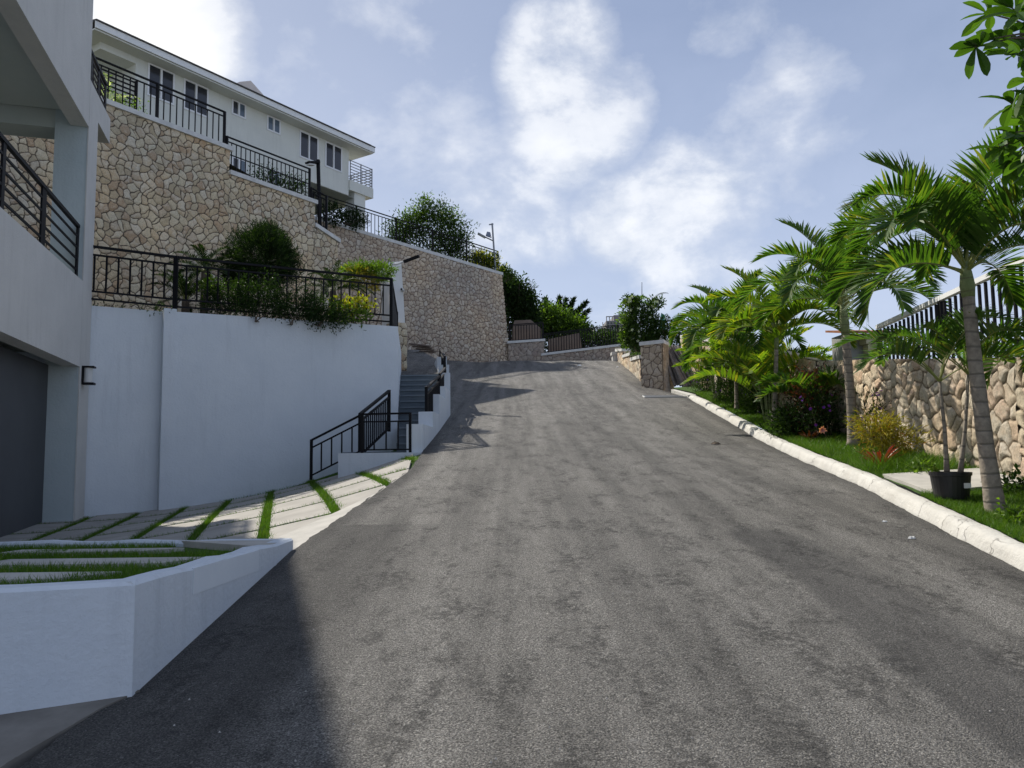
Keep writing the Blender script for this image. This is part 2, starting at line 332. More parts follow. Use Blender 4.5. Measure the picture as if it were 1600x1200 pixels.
jd = Vector((.957, .29, 0)); jn = Vector((.29, -.957, 0)); JU, JV = .80, 1.50
joints = []
A0 = at(422, 768, 14.2); A0 = Vector((A0.x, A0.y, 0))
for i in range(-14, 9):
    for j in range(-2, 9):
        u0 = i * JU + .06; u1 = u0 + JU - .12; v0 = -.35 + j * JV + .055; v1 = v0 + JV - .11
        q = [A0 + jd * u + jn * v for u, v in ((u0, v0), (u0, v1), (u1, v1), (u1, v0))]
        poly = [(p.x, p.y) for p in q]
        # region is ccw
        reg = region
        for k in range(len(reg)):
            if poly: poly = clip(poly, reg[k], reg[(k + 1) % len(reg)])
        if len(poly) > 2: slabs.prism(poly, lambda x, y: float(Hleft(x, y)) - .06, lambda x, y: float(Hleft(x, y)) + .004)
tag(build('driveway_slabs', slabs, basic('slab_concrete', (.27, .257, .23), (.38, .36, .325), 1.8, .9, .4, 40, .005)), kind='structure')
# solid concrete apron where the driveway meets the road
ap = MB(); yk = np.linspace(7.0, 9.9, 8)
for a, b in zip(yk[:-1], yk[1:]):
    wA = .03 + .72 * (9.9 - a) / 2.9; wB = .03 + .72 * (9.9 - b) / 2.9
    la, lb = float(leftx(a)) + .02, float(leftx(b)) + .02
    ap.prism([(la - wA, a), (la, a), (lb, b), (lb - wB, b)], lambda x, y: float(Hleft(x, y)) - .06, lambda x, y: float(Hleft(min(x, -1.75), y)) + .008)
tag(build('driveway_apron', ap, M['concrete']), kind='structure')
# kerb: painted, hand-finished
ky = np.arange(-3, 26.6, .06); prof = [(-.035, -.12), (-.035, .0), (-.02, .03), (.0, .07), (.025, .112), (.045, .124), (.11, .13), (.17, .128), (.195, .118), (.208, .09), (.21, .0), (.21, -.2)]; krg = np.random.default_rng(2)
kx = kerbx(ky); sl = np.gradient(kx, ky); V = []
for k, y in enumerate(ky):
    w = .012 * wob(y, 1.4) + .004 * wob(y, 7, 3); h = .006 * float(wob(y, 1.7, 2)) + .004 * float(wob(y, 11, 1))
    s_ = 1.0 if y < 24 else max(.35, 1 - (y - 24) * .25)
    jj = krg.normal() * .0025
    for a, b in prof: V.append((kx[k] + a + w * (1 if a > .03 else 1.6) + (jj if a < .03 else 0) + (.02 * max(0, float(wob(y, 2.3, 5))) if b < .05 and a < 0 else 0), y, float(road(y)) - .03 + b * s_ + (h if b > .05 else 0)))
n = len(prof); V = np.array(V); i = np.arange(len(ky) * n).reshape(-1, n)
mb = MB(); mb.addnp(V, np.stack([i[:-1, :-1], i[:-1, 1:], i[1:, 1:], i[1:, :-1]], -1).reshape(-1, 4))
tag(build('kerb', mb, M['kerb'], smooth=True), kind='structure')
# verge soil between kerb and stone wall
vy = np.arange(-3, 28, .3); vu = np.linspace(0, 1, 9); VU, VY = np.meshgrid(vu, vy); VX = kerbx(VY) + .22 + VU * 2.4
grid('verge', VX, VY, Hright(VX, VY) + .02 * wob(VX, 3) * wob(VY, 2.1), M['turfbase'])
tag(build('concrete_pad', MB().prism([(4.72, 8.75), (6.0, 8.95), (6.1, 10.15), (4.85, 10.15)], lambda x, y: float(Hright(x, y)) - .1, lambda x, y: float(Hright(x, y)) + .045), M['concrete']), kind='structure')
# drain grate at top of kerb
dr = thing('drain_grate', 'narrow steel drain grating set across the road at the far end of the white kerb', 'drain', (5.6, 26.2, float(road(26.2))))
g = MB(); z = lambda x, y: float(Hroad(x, y))
for k in range(26):
    x = 4.55 + k * .055; g.bar((x, 26.0, z(x, 26) + .02), (x, 26.45, z(x, 26.45) + .02), .03, .02)
build('grate_bars', g, M['grey_metal'], dr)
fr = MB()
for y in (26.0, 26.45): fr.bar((4.5, y, z(4.5, y) + .018), (6.0, y, z(6.0, y) + .018), .05, .03)
for x in (4.5, 6.0): fr.bar((x, 26.0, z(x, 26.0) + .016), (x, 26.45, z(x, 26.45) + .016), .04, .028)
build('grate_frame', fr, M['coping'], dr)
build('drain_bed', MB().box(4.5, 6.0, 26.02, 26.43, 3.2, z(5.2, 26.2) + .006), basic('drain_dark', (.01, .01, .01), (.02, .02, .02)), dr)
tag(build('kerb_end_slab', MB().prism([(5.95, 25.9), (7.2, 26.2), (7.0, 28.0), (5.75, 27.7)], 3.0, lambda x, y: float(road(y)) + .05), M['kerb']), kind='structure')
# ------------------------------------------------------------------ rubble walls
def vor(u, v, cell, seed=0, jit=.85, asp=1.0):
    rg = np.random.default_rng(seed); T = rg.random((256, 256, 3))
    u = u / cell; v = v / (cell * asp)
    u = u + .13 * np.sin(v * 2.1 + seed) + .07 * np.sin(v * 5.3 + u * 3.1); v = v + .13 * np.sin(u * 1.9 + seed * 2) + .06 * np.sin(u * 4.7 + 1)
    iu = np.floor(u).astype(int); iv = np.floor(v).astype(int)
    P = []
    for a in range(-2, 3):
        for b in range(-2, 3):
            t = T[(iu + a) % 256, (iv + b) % 256]
            P.append(np.stack([iu + a + .5 + (t[..., 0] - .5) * jit, iv + b + .5 + (t[..., 1] - .5) * jit, t[..., 2]], -1))
    P = np.stack(P); d2 = (P[..., 0] - u) ** 2 + (P[..., 1] - v) ** 2 - .32 * ((P[..., 2] * 7.3) % 1.0); k = d2.argmin(0)
    A = np.take_along_axis(P, k[None, ..., None], 0)[0]; da = d2.min(0)
    L = np.sqrt((P[..., 0] - A[..., 0]) ** 2 + (P[..., 1] - A[..., 1]) ** 2); bd = (d2 - da) / (2 * np.maximum(L, 1e-6)); bd[L < 1e-5] = 9
    return bd.min(0) * cell, A[..., 2]
def nz(u, v, f, s=0):
    r = 0; a = 1
    for o in range(4):
        r = r + a * np.sin(u * f + 1.7 * o + s + 1.3 * np.sin(v * f * .8 + o)) * np.sin(v * f * 1.1 + 2.1 * o + s + 1.1 * np.sin(u * f * .7)); f *= 2.1; a *= .55
    return r
def rubble(a, b, zb, zt, mat, cell, res, seed, name, parent, relief=.045, thick=.45, batter=0, side=1, endfaces=True):
    """stone face from a to b (2-d points), seen side = right of a->b times side; zb, zt functions of 0..1"""
    a = np.array([a[0], a[1]]); b = np.array([b[0], b[1]]); L = np.linalg.norm(b - a); d = (b - a) / L; n = np.array([d[1], -d[0]]) * side
    nu = max(3, int(L / res)); hm = max(zt(t) - zb(t) for t in np.linspace(0, 1, 9)); nv = max(3, int(hm / res))
    T, S = np.meshgrid(np.linspace(0, 1, nu), np.linspace(0, 1, nv)); u = T * L
    ZB = np.vectorize(zb)(T); ZT = np.vectorize(zt)(T); Z = ZB + (ZT - ZB) * S
    e, r = vor(u + 3.3, Z + 40, cell, seed)
    h = relief * (np.clip(e / .05, 0, 1) ** .6) + .02 * (r - .5) * np.clip(e / .03, 0, 1) + relief * .22 * nz(u, Z, 9, seed) * np.clip(e / .05, 0, 1)
    h = h - batter * S
    X = a[0] + d[0] * u + n[0] * h; Y = a[1] + d[1] * u + n[1] * h
    mb = MB(); V = np.stack([X, Y, Z], -1).reshape(-1, 3); i = np.arange(nu * nv).reshape(nv, nu)
    Fc = np.stack([i[:-1, :-1], i[:-1, 1:], i[1:, 1:], i[1:, :-1]], -1).reshape(-1, 4); mb.addnp(V, Fc if side > 0 else Fc[:, ::-1])
    E = e.ravel(); Rr = r.ravel()
    K = 25; ts = np.linspace(0, 1, K); vs = []                        # body behind
    for t in ts:
        p = a + d * L * t; q = p - n * (thick + batter); pt = p - n * (batter + .002)
        vs += [(p[0] - n[0] * .002, p[1] - n[1] * .002, zb(t)), (pt[0], pt[1], zt(t)), (q[0], q[1], zt(t)), (q[0], q[1], zb(t))]
    fs = [(4 * k + c, 4 * k + (c + 1) % 4, 4 * k + 4 + (c + 1) % 4, 4 * k + 4 + c) for k in range(K - 1) for c in (1, 2, 3)] + [(0, 1, 2, 3), (4 * K - 4, 4 * K - 1, 4 * K - 2, 4 * K - 3)]
    mb.add(vs, fs); mb.att = {'edge': np.concatenate([E, np.full(len(vs), .05)]), 'rnd': np.concatenate([Rr, np.full(len(vs), .5)])}
    return build(name, mb, mat, parent, smooth=True)
# wall 1 : tall near retaining wall
W1 = Plane(at(147, 708, 20.0), at(520, 708, 27.0)); s1 = lambda px, py, off=0: W1.sz(px, py, off)
t_a = s1(170, 168)[1]; t_a = 10.95
uA = s1(147, 400)[0] - 6.5; u1 = s1(357, 300)[0]; u2 = s1(491, 330)[0]; u3 = s1(527, 380)[0]
zA = s1(260, 199)[1]; zB = s1(425, 296)[1]; zC0 = s1(495, 356)[1]; zC1 = s1(524, 372)[1] - .15
print('wall1', uA, u1, u2, u3, zA, zB, zC0, zC1)
w1 = thing('stone_retaining_wall', 'tall retaining wall of large cream rubble stones stepping down below the white hillside house', 'stone wall', W1.P(u1, 4.2))
bt = .55
for k, (ua, ub, z0, z1) in enumerate(((uA, u1, zA, zA), (u1, u2, zB, zB), (u2, u3, zC0, zC1))):
    A_ = W1.P(ua, 0, 0); B_ = W1.P(ub, 0, 0)
    rubble((A_.x, A_.y), (B_.x, B_.y), lambda t: 4.0, lambda t, z0=z0, z1=z1: z0 + (z1 - z0) * t, M['st1'], .225, .019, 5, 'stone_section', w1, relief=.032, batter=0, thick=.6)
    cp = MB(); cp.hexa([W1.P(ua - (.1 if k == 0 else -.0), z0, .1), W1.P(ub + .08, z1, .1), W1.P(ub + .08, z1, -.5), W1.P(ua - .0, z0, -.5), W1.P(ua, z0 + .14, .1), W1.P(ub + .08, z1 + .14, .1), W1.P(ub + .08, z1 + .14, -.5), W1.P(ua, z0 + .14, -.5)])
    build('coping', cp, M['coping'], w1)
# wall 2 : far wall
W2 = Plane(at(500, 708, 34.0), at(803, 708, 42.0)); v0 = W2.sz(497, 500)[0]; v1 = W2.sz(803, 540)[0]; va = W2.sz(785, 428, -.85)[0]
zt0 = W2.sz(520, 352, -.85)[1]; zt1 = W2.sz(783, 430, -.85)[1]
uu0 = W2.sz(520, 350, -.85)[0]; fz = lambda u: zt0 + (zt1 - zt0) * (u - uu0) / (va - uu0)
print('wall2', v0, v1, va, zt0, zt1)
w2 = thing('stone_retaining_wall', 'high sloping retaining wall of small pinkish stones at the top of the road', 'stone wall', W2.P(v1 - 4, 6.4))
L2 = v1 - v0; A_ = W2.P(v0, 0); B_ = W2.P(v1 - .1, 0)
rubble((A_.x, A_.y), (B_.x, B_.y), lambda t: 4.6, lambda t: fz(v0 + L2 * t), M['st2'], .23, .032, 9, 'stone_face', w2, relief=.06, batter=.85, thick=1.0)
# battered end of the wall
C_ = W2.P(v1 - .1, 0, -3.4)
cp = MB(); cp.hexa([W2.P(v0, fz(v0), -.78), W2.P(va, fz(va), -.78), W2.P(va, fz(va), -1.4), W2.P(v0, fz(v0), -1.4), W2.P(v0, fz(v0) + .16, -.78), W2.P(va, fz(va) + .16, -.78), W2.P(va, fz(va) + .16, -1.4), W2.P(v0, fz(v0) + .16, -1.4)])
build('coping', cp, M['coping'], w2)
# hill behind the walls
hx = MB(); a = W1.P(uA - 20, 0, -.3); b = W1.P(u2, 0, -.3); c = W2.P(v0, 0, -1.3); e = W2.P(va - .3, 0, -1.3); f = W2.P(va - 1, 0, -9)
hx.add([(a.x, a.y, zA - .1), (W1.P(u1, 0, -.5).x, W1.P(u1, 0, -.5).y, zA - .1), (b.x, b.y, zB - .1), (c.x, c.y, fz(v0) - .1), (e.x, e.y, fz(va) - .1), (f.x, f.y, 11.5), (-30, 90, 12), (-90, 60, 12)], [(0, 1, 2, 3, 7), (3, 4, 5, 6, 7)])
tag(build('hill', hx, M['hill']), kind='structure')
# terrace behind the white wall
zT = 4.42
p0 = WP.P(-3.0, 0, -.35); p1 = WP.P(WP.sz(622, 600)[0] - .1, 0, -.2); p2 = at(628, 560, 24.5); p3 = W1.P(u3 + .5, 0, .1); p4 = W1.P(uA, 0, .1)
tag(build('terrace_ground', MB().add([(p.x, p.y, zT + .02) for p in (p0, p1, p2, p3, p4)], [(0, 1, 2, 3, 4)]), M['soil']), kind='structure')
# ------------------------------------------------------------------ white garden wall
ww = thing('garden_wall', 'white painted retaining wall with a square pilaster holding the planted terrace', 'wall', WP.P(0, .5))
uE = WP.sz(622, 560)[0]; uP0, uP1 = WP.sz(253, 600)[0], WP.sz(273, 600)[0]
zW0 = WP.sz(275, 487)[1]; zW1 = WP.sz(620, 510)[1]; print('garden wall', uE, uP0, uP1, zW0, zW1)
mb = MB(); mb.hexa([WP.P(uP1 - .02, -.6, 0), WP.P(uE, -.6, 0), WP.P(uE, -.6, -.25), WP.P(uP1 - .02, -.6, -.25), WP.P(uP1 - .02, zW0, 0), WP.P(uE, zW1, 0), WP.P(uE, zW1, -.25), WP.P(uP1 - .02, zW0, -.25)])
build('wall_panel', mb, M['white'], ww)
mb = MB().pbox(WP, -3.2, uP0 + .02, -.9, zW0 + .02, -.42, -.2); build('wall_panel', mb, M['white'], ww)
build('pilaster', MB().pbox(WP, uP0, uP1, -.9, zW0 + .05, -.44, .03), M['white'], ww)
SP = Plane(at(621, 705, 17.8), at(627, 705, 24.5))       # wall along the stairs
eS = SP.sz(627, 560)[0]
mb = MB().hexa([SP.P(.0, 0, 0), SP.P(6.9, 1.5, 0), SP.P(6.9, 1.5, -.25), SP.P(.0, 0, -.25), SP.P(0, zW1 - .004, 0), SP.P(6.9, zW1 + .25, 0), SP.P(6.9, zW1 + .25, -.25), SP.P(0, zW1 - .004, -.25)])
build('stair_side_wall', mb, M['white'], ww)
# tall white pier behind the railing, a little out of plumb
wp = thing('white_pier', 'narrow leaning white pier beside the terrace railing corner with a camera on it', 'pier', at(627, 527, 24.6))
y0 = 24.6; mb = MB(); q = [at(617, 527, y0), at(636, 527, y0), at(627, 408, y0), at(611, 410, y0)]
f4 = [Vector((p.x, y0, p.z)) for p in q]; bk = [p + Vector((-.5, .9, 0)) for p in f4]
f4[0].z -= 1.6; f4[1].z -= .6; bk[0].z -= 1.6; bk[1].z -= .6
mb.hexa([f4[0], f4[1], bk[1], bk[0], f4[3], f4[2], bk[2], bk[3]]); build('pier_body', mb, M['trim'], wp)
b0 = at(628, 452, 24.4); mb = MB(); mb.box(b0.x - .05, b0.x + .05, 24.42, 24.6, b0.z - .03, b0.z + .03); mb.tube([b0 + Vector((0, -.1, -.02)), b0 + Vector((0, .06, .0))], .045, 10)
cm = build('security_camera', mb, M['lens'], wp); build('camera_lens', MB().tube([b0 + Vector((0, -.12, -.02)), b0 + Vector((0, -.09, -.02))], .03, 10), M['black'], cm)
lm = thing('floodlight', 'dark flat lamp on a curved white bracket above the leaning white pier', 'floodlight', at(615, 412, 24.4))
build('bracket', MB().tube([at(613, 413, 24.5), at(622, 412, 24.4), at(632, 408, 24.3)], .035, 8), M['trim'], lm)
a, b = at(631, 409, 24.3), at(655, 400, 24.2); build('lamp_head', MB().bar(a, b, .12, .07), M['black'], lm)
build('lamp_base', MB().bar(at(612, 410, 24.55), at(612, 420, 24.55), .2, .16), M['trim'], lm)
# little rubble edge below the pier
e_ = thing('stone_edge', 'narrow strip of rough stone facing beside the upper stairs under the white pier', 'stone edging', at(632, 545, 24.2))
a, b = at(624, 560, 24.3), at(635, 560, 24.6); z0_, z1_ = at(630, 548, 24.3).z, at(630, 503, 24.3).z
rubble((a.x - .2, a.y), (b.x, b.y), lambda t: z0_ - .8, lambda t: z1_, M['st1'], .28, .03, 3, 'stones', e_, relief=.05)
# ------------------------------------------------------------------ railings
def railing(name, label, pts, h=1.1, rails=(.95,), lows=(.12, .26), bay=2.4, sp=.13, sec=.045, bs=.018, group=None, mat=None, postpts=None, top=True, cat='railing', bz=None, post=.06):
    mat = mat or M['black']; pts = [Vector(p) for p in pts]; t = thing(name, label, cat, pts[0], group)
    posts = []; tr = MB()
    for a, b in zip(pts[:-1], pts[1:]):
        L = (b - a).length; nb = max(1, round(L / bay)); up = Vector((0, 0, 1))
        if top: tr.bar(a + up * h, b + up * h, sec, sec * .8)
        for k in range(nb):
            p, q = a.lerp(b, k / nb), a.lerp(b, (k + 1) / nb); mb = MB(); ins = (q - p).normalized() * (post * .5)
            if not posts or (posts[-1] - p).length > .05: posts.append(p)
            for r in list(rails) + list(lows): mb.bar(p + ins + up * r, q - ins + up * r, sec * .7, sec * .6)
            if bz: zl, zh = bz
            else: zl = max(lows) if lows else .08; zh = max(rails) if rails else h
            if sp:
                n_ = max(1, int((q - p).length / sp))
                for i in range(1, n_):
                    c = p.lerp(q, i / n_); mb.bar(c + up * zl, c + up * zh, bs, bs)
            build('railing_panel', mb, mat, t)
        posts.append(b)
    for p in posts: build('post', MB().bar(p + Vector((0, 0, -.02)), p + Vector((0, 0, h + .015)), post, post), mat, t)
    if top: build('top_rail', tr, mat, t)
    return t
r0 = WP.P(-1.9, zW0 + .02, -.12); r1 = WP.P(uE - .12, zW1, -.12); rp = WP.P(WP.sz(275, 470)[0], zW0, -.12); r2 = SP.P(5.5, zW1 + .2, -.12)
railing('terrace_railing', 'black picket railing along the top of the white garden wall turning up beside the stairs', [r0, rp, r1, r2], h=1.14, rails=(.98,), lows=(.12, .27), bay=4.6, sp=.20, sec=.055, bs=.028, post=.075)
# hill railings (three separate runs)
P1_ = lambda px, py: W1.P(W1.sz(px, py, -.2)[0], 0, -.2)
def w1p(u, z): return W1.P(u, z, -.2)
uL = W1.sz(120, 150, -.2)[0]
ztop = zA + .14; hR = W1.sz(260, 152, -.2)[1]; print('rail h', W1.sz(353, 184, -.2)[1] - ztop)
railing('hilltop_railing', 'black railing on the highest step of the tall stone wall beside white flowers', [w1p(uL, ztop), w1p(u1 - .05, ztop)], h=1.15, rails=(1.0,), lows=(.06,), bay=3.0, sp=.19, sec=.055, bs=.028, post=.075)
railing('hilltop_railing', 'black railing with a doubled middle bar on the middle step of the tall stone wall', [w1p(u1 + .05, zB + .14), w1p(u2 - .05, zB + .14)], h=1.15, rails=(1.0, .6), lows=(.08,), bay=9, sp=.17, sec=.05, bs=.026, post=.075)
rz = lambda u: W2.P(u, fz(u) + .16, -1.1)
railing('hilltop_railing', 'long black railing along the top of the far pinkish stone wall under the bushes', [rz(v0 + .3), rz(va - .1)], h=1.25, rails=(1.1,), lows=(.08,), bay=2.4, sp=.2, sec=.055, bs=.032, post=.08)
q0 = w1p(u2 + .03, zC0 + .2); q1 = w1p(u2 + .75, zC0 + .1)
railing('corner_railing', 'short black railing on the lowest wall step behind the lamp post', [q0, q1], h=1.25, rails=(1.1,), lows=(.08,), bay=2, sp=.11, sec=.05, bs=.03, post=.08)
# ------------------------------------------------------------------ stairs
st = thing('staircase', 'blue grey concrete staircase with stepped white side walls climbing beside the garden wall', 'stairs', (-2.3, 16, 1.5))
zl = 1.62
lnd = MB(); LP = [(-3.32, 14.95), (-1.78, 14.75), (-1.78, 16.6), (-3.3, 17.25)]
lnd.prism(LP, .4, zl); build('landing', lnd, M['step'], st)
fw = MB(); fw.prism([(-3.36, 14.83), (-1.72, 14.6), (-1.72, 14.76), (-3.36, 14.97)], .3, zl - .02); build('front_wall', fw, M['white'], st)
nst = 12
for k in range(nst):
    y0 = 16.35 + k * .53; y1 = y0 + .53; z1 = zl + (k + 1) * .185
    a = SP.a + SP.d * ((y0 - SP.a.y) / SP.d.y); b = SP.a + SP.d * ((y1 - SP.a.y) / SP.d.y)
    xa = min(a.x, a.x) + .01; xb = b.x + .01
    mb = MB().prism([(xa, y0), (-2.03, y0), (-2.03, y1 + .0), (xb, y1)], z1 - 1.0, z1 - .035); build('step', mb, M['step'], st)
    mb2 = MB().prism([(xa + .002, y0 - .03), (-2.032, y0 - .03), (-2.032, y1 - .003), (xb + .002, y1 - .003)], z1 - .035, z1); o = build('tread', mb2, basic('tread', (.16, .19, .215), (.21, .24, .26), 3, .55) if k == 0 else M['tread'], st)
    if k == 0: M['tread'] = o.data.materials[0]
ytop = 16.35 + nst * .53; ztop_ = zl + nst * .185
tag(build('stair_head_path', MB().prism([(-5.2, ytop), (-1.95, ytop), (-2.4, 27), (-4.0, 33), (-6.8, 33)], 2, lambda x, y: ztop_ - .02 + max(0, y - ytop) * .215), M['asphalt']), kind='structure')
# stepped outer wall
blocks = [(14.72, 16.5, zl + .52), (16.5, 17.9, 2.72 - .25), (17.9, 19.6, 2.95), (19.6, 21.3, 3.28), (21.3, 23.0, 3.80), (23.0, 24.6, 4.22), (24.6, 26.2, 4.66)]
XO = lambda y: float(np.interp(y, [14.7, 18, 21.5, 24, 26.2], [-1.72, -1.70, -1.72, -2.0, -2.34]))
for k, (y0, y1, z) in enumerate(blocks):
    build('side_wall', MB().prism([(XO(y0) - .31, y0), (XO(y0), y0), (XO(y1), y1), (XO(y1) - .31, y1)], .6, z), M['white'], st)
# lower flight descending to the driveway along the wall
for k in range(3):
    u0 = WP.sz(562, 700)[0] + .25 - (k + 1) * .34; z1 = zl - (k + 1) * .17
    mb = MB().pbox(WP, u0, u0 + .34, .0, z1, .003, 1.40); build('step', mb, M['step'], st)
uf = WP.sz(562, 700)[0] + .25
P_ = lambda u, z, o: WP.P(u, z, o)
build('flight_wall', MB().hexa([P_(uf - 1.25, .0, 1.40), P_(uf, .0, 1.40), P_(uf, .0, 1.52), P_(uf - 1.25, .0, 1.52), P_(uf - 1.25, zl - .62, 1.40), P_(uf, zl - .17, 1.40), P_(uf, zl - .17, 1.52), P_(uf - 1.25, zl - .62, 1.52)]), M['white'], st)
# stair rails
a0 = at(486, 750, 15.1); a1 = at(566, 708, 14.9); a2 = at(641, 708, 14.72)
a0.z = at(486, 748, 15.1).z; 
t_ = railing('stair_railing', 'black handrail sloping down the lowest stairs and running level across the landing', [a0, Vector((a1.x, a1.y, zl - .02)), Vector((a2.x, a2.y, zl - .02))], h=.75, rails=(.6,), lows=(.06,), bay=1.4, sp=.2, sec=.045, bs=.026, post=.05)
b0 = at(562, 735, 15.15); b0.z = at(562, 727, 15.15).z; b1 = at(608, 683, 16.9)
railing('stair_railing', 'steep black handrail rising against the white garden wall inside the landing', [b0 + Vector((0, 0, .12)), b1 + Vector((0, 0, .14))], h=.88, rails=(.74,), lows=(.06,), bay=4, sp=.12, sec=.06, bs=.026, post=.06)
for (y0, y1, za, zb_, lab) in ((16.6, 19.4, 2.19, 2.72, 'black handrail panel on the stepped white stair wall just above the landing'), (19.7, 21.9, 2.80, 3.2, 'black handrail panel midway up the stepped white stair wall'), (22.1, 25.6, 3.55, 4.25, 'topmost black handrail panel on the stepped white stair wall')):
    railing('stair_railing', lab, [Vector((XO(y0) - .15, y0, za)), Vector((XO(y1) - .15, y1, zb_))], h=.80, rails=(.66,), lows=(.08,), bay=4, sp=.14, sec=.06, bs=.028, post=.065)
# planks and rubble left at the stair head
mb_at = at(660, 541, 33)
for k in range(4):
    a = at(640 + k * 5, 537 + k * 4, 31 + k * .3); b = at(672 + k * 3, 541 + k * 3, 31.5 + k * .2)
    pl = build('plank', MB().bar(a, b, .16, .05), M['brown'], loc=a); tag(pl, 'dusty brown plank lying in a heap at the foot of the far stone wall', 'plank', 'planks by the stone wall')
# ------------------------------------------------------------------ near building
C0 = at(134.5, 714, 14.5); V1 = dirh(430, 716); BP = Plane(C0, C0 + V1)      # n points out to the road
bs_ = lambda px, py, off=0: BP.sz(px, py, off)
sC = bs_(124, 600)[0]; zg = -1.0
z_lint = bs_(127, 574)[1]; z_balc = bs_(127, 437)[1]; z_beam = bs_(135, 192)[1]; sE = bs_(172, 200)[0]; zE0 = bs_(170, 222)[1]; zE1 = bs_(171, 184)[1]
print('building', sC, z_lint, z_balc, z_beam, sE, zE0, zE1, bs_(0, 498), bs_(0, 320), bs_(35, 0))
ab = thing('apartment_building', 'pale grey apartment block with garage and open balcony closest on the left', 'building', BP.P(0, .3))
S0 = -11.0; TOP = 10.3
mb = MB().pbox(BP, S0, sC, z_lint, z_balc, -.28, 0); mb.pbox(BP, S0, sC - .01, z_beam, TOP, -.3, 0); build('facade_wall', mb, M['facade'], ab)
build('corner_column', MB().pbox(BP, sC, 0, zg, zE0 - .002, -.02, .0015), M['facade'], ab)
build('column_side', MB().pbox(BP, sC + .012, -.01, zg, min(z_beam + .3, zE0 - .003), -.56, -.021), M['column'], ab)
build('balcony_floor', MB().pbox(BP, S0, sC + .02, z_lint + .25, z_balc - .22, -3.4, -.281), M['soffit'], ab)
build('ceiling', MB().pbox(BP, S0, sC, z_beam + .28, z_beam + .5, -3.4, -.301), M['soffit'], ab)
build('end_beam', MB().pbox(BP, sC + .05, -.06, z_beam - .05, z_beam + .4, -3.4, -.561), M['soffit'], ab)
build('rear_wall', MB().pbox(BP, S0, 0, zg, TOP, -3.8, -3.41), M['facade'], ab)
build('upper_balcony_slab', MB().pbox(BP, sC + .001, sE, zE0, zE1, -3.0, 0), M['facade'], ab)
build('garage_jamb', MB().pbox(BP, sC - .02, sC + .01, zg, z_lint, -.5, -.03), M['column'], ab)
gd = build('garage_door', MB().pbox(BP, S0, sC - .02, zg + .1, z_lint + .02, -.60, -.5), M['door'], ab)
sl = MB()
for k in range(8): sl.pbox(BP, S0, sC - .03, zg + .3 + k * .52, zg + .31 + k * .52 + .006, -.5, -.497)
# lower balcony railing (flat bars)
def flatrail(name, s0, s1, zb, h, npost, nb, off=-.1, parent=None, dx=None):
    t = bpy.data.objects.new(name, None); COL.objects.link(t); t.parent = parent; t.location = (0, 0, 0)
    for k in range(npost): s = s0 + (s1 - s0) * k / (npost - 1); build('post', MB().pbox(BP, s - .06, s + .06, zb, zb + h - .03, off - .015, off + .015), M['black'], t)
    for k in range(nb): z = zb + h * (k + 1) / nb; build('rail', MB().pbox(BP, s0 - .05, s1 + .03, z - (.06 if k == nb - 1 else .035), z, off - (.03 if k == nb - 1 else .012), off + (.03 if k == nb - 1 else .012)), M['black'], t)
    return t
hB = bs_(127, 346)[1] - z_balc
sp1 = bs_(75, 389)[0]; sp0 = bs_(15, 334)[0]; dsp = sp1 - sp0; print('posts', sp0, sp1, sC)
flatrail('balcony_railing', sp1 - 4 * dsp, sp1, z_balc, hB, 5, 5, parent=ab)
flatrail('balcony_railing', sp1 + .1, sC - .08, z_balc, hB, 2, 5, parent=ab)
fr2 = flatrail('upper_balcony_railing', bs_(137, 130)[0] + .05, sE - .06, zE1, bs_(160, 95)[1] - bs_(160, 157)[1], 4, 6, parent=ab)
# wall lamp on the column
l0 = BP.P(sC + .3, bs_(140, 605)[1], .0); zt_ = bs_(140, 577)[1]
wl = thing('wall_lamp', 'black framed half-round wall lamp with frosted cover on the building corner', 'wall lamp', l0)
mb = MB().pbox(BP, sC + .12, sC + .32, l0.z, zt_, .002, .035); mb.pbox(BP, sC + .12, sC + .32, l0.z - .001, l0.z + .035, .036, .2); mb.pbox(BP, sC + .12, sC + .32, zt_ - .03, zt_ + .001, .036, .2)
build('bracket', mb, M['black'], wl); c = BP.P(sC + .22, 0, .09)
build('glass_cover', MB().tube([Vector((c.x, c.y, l0.z + .036)), Vector((c.x, c.y, zt_ - .031))], .075, 16), M['lens'], wl)
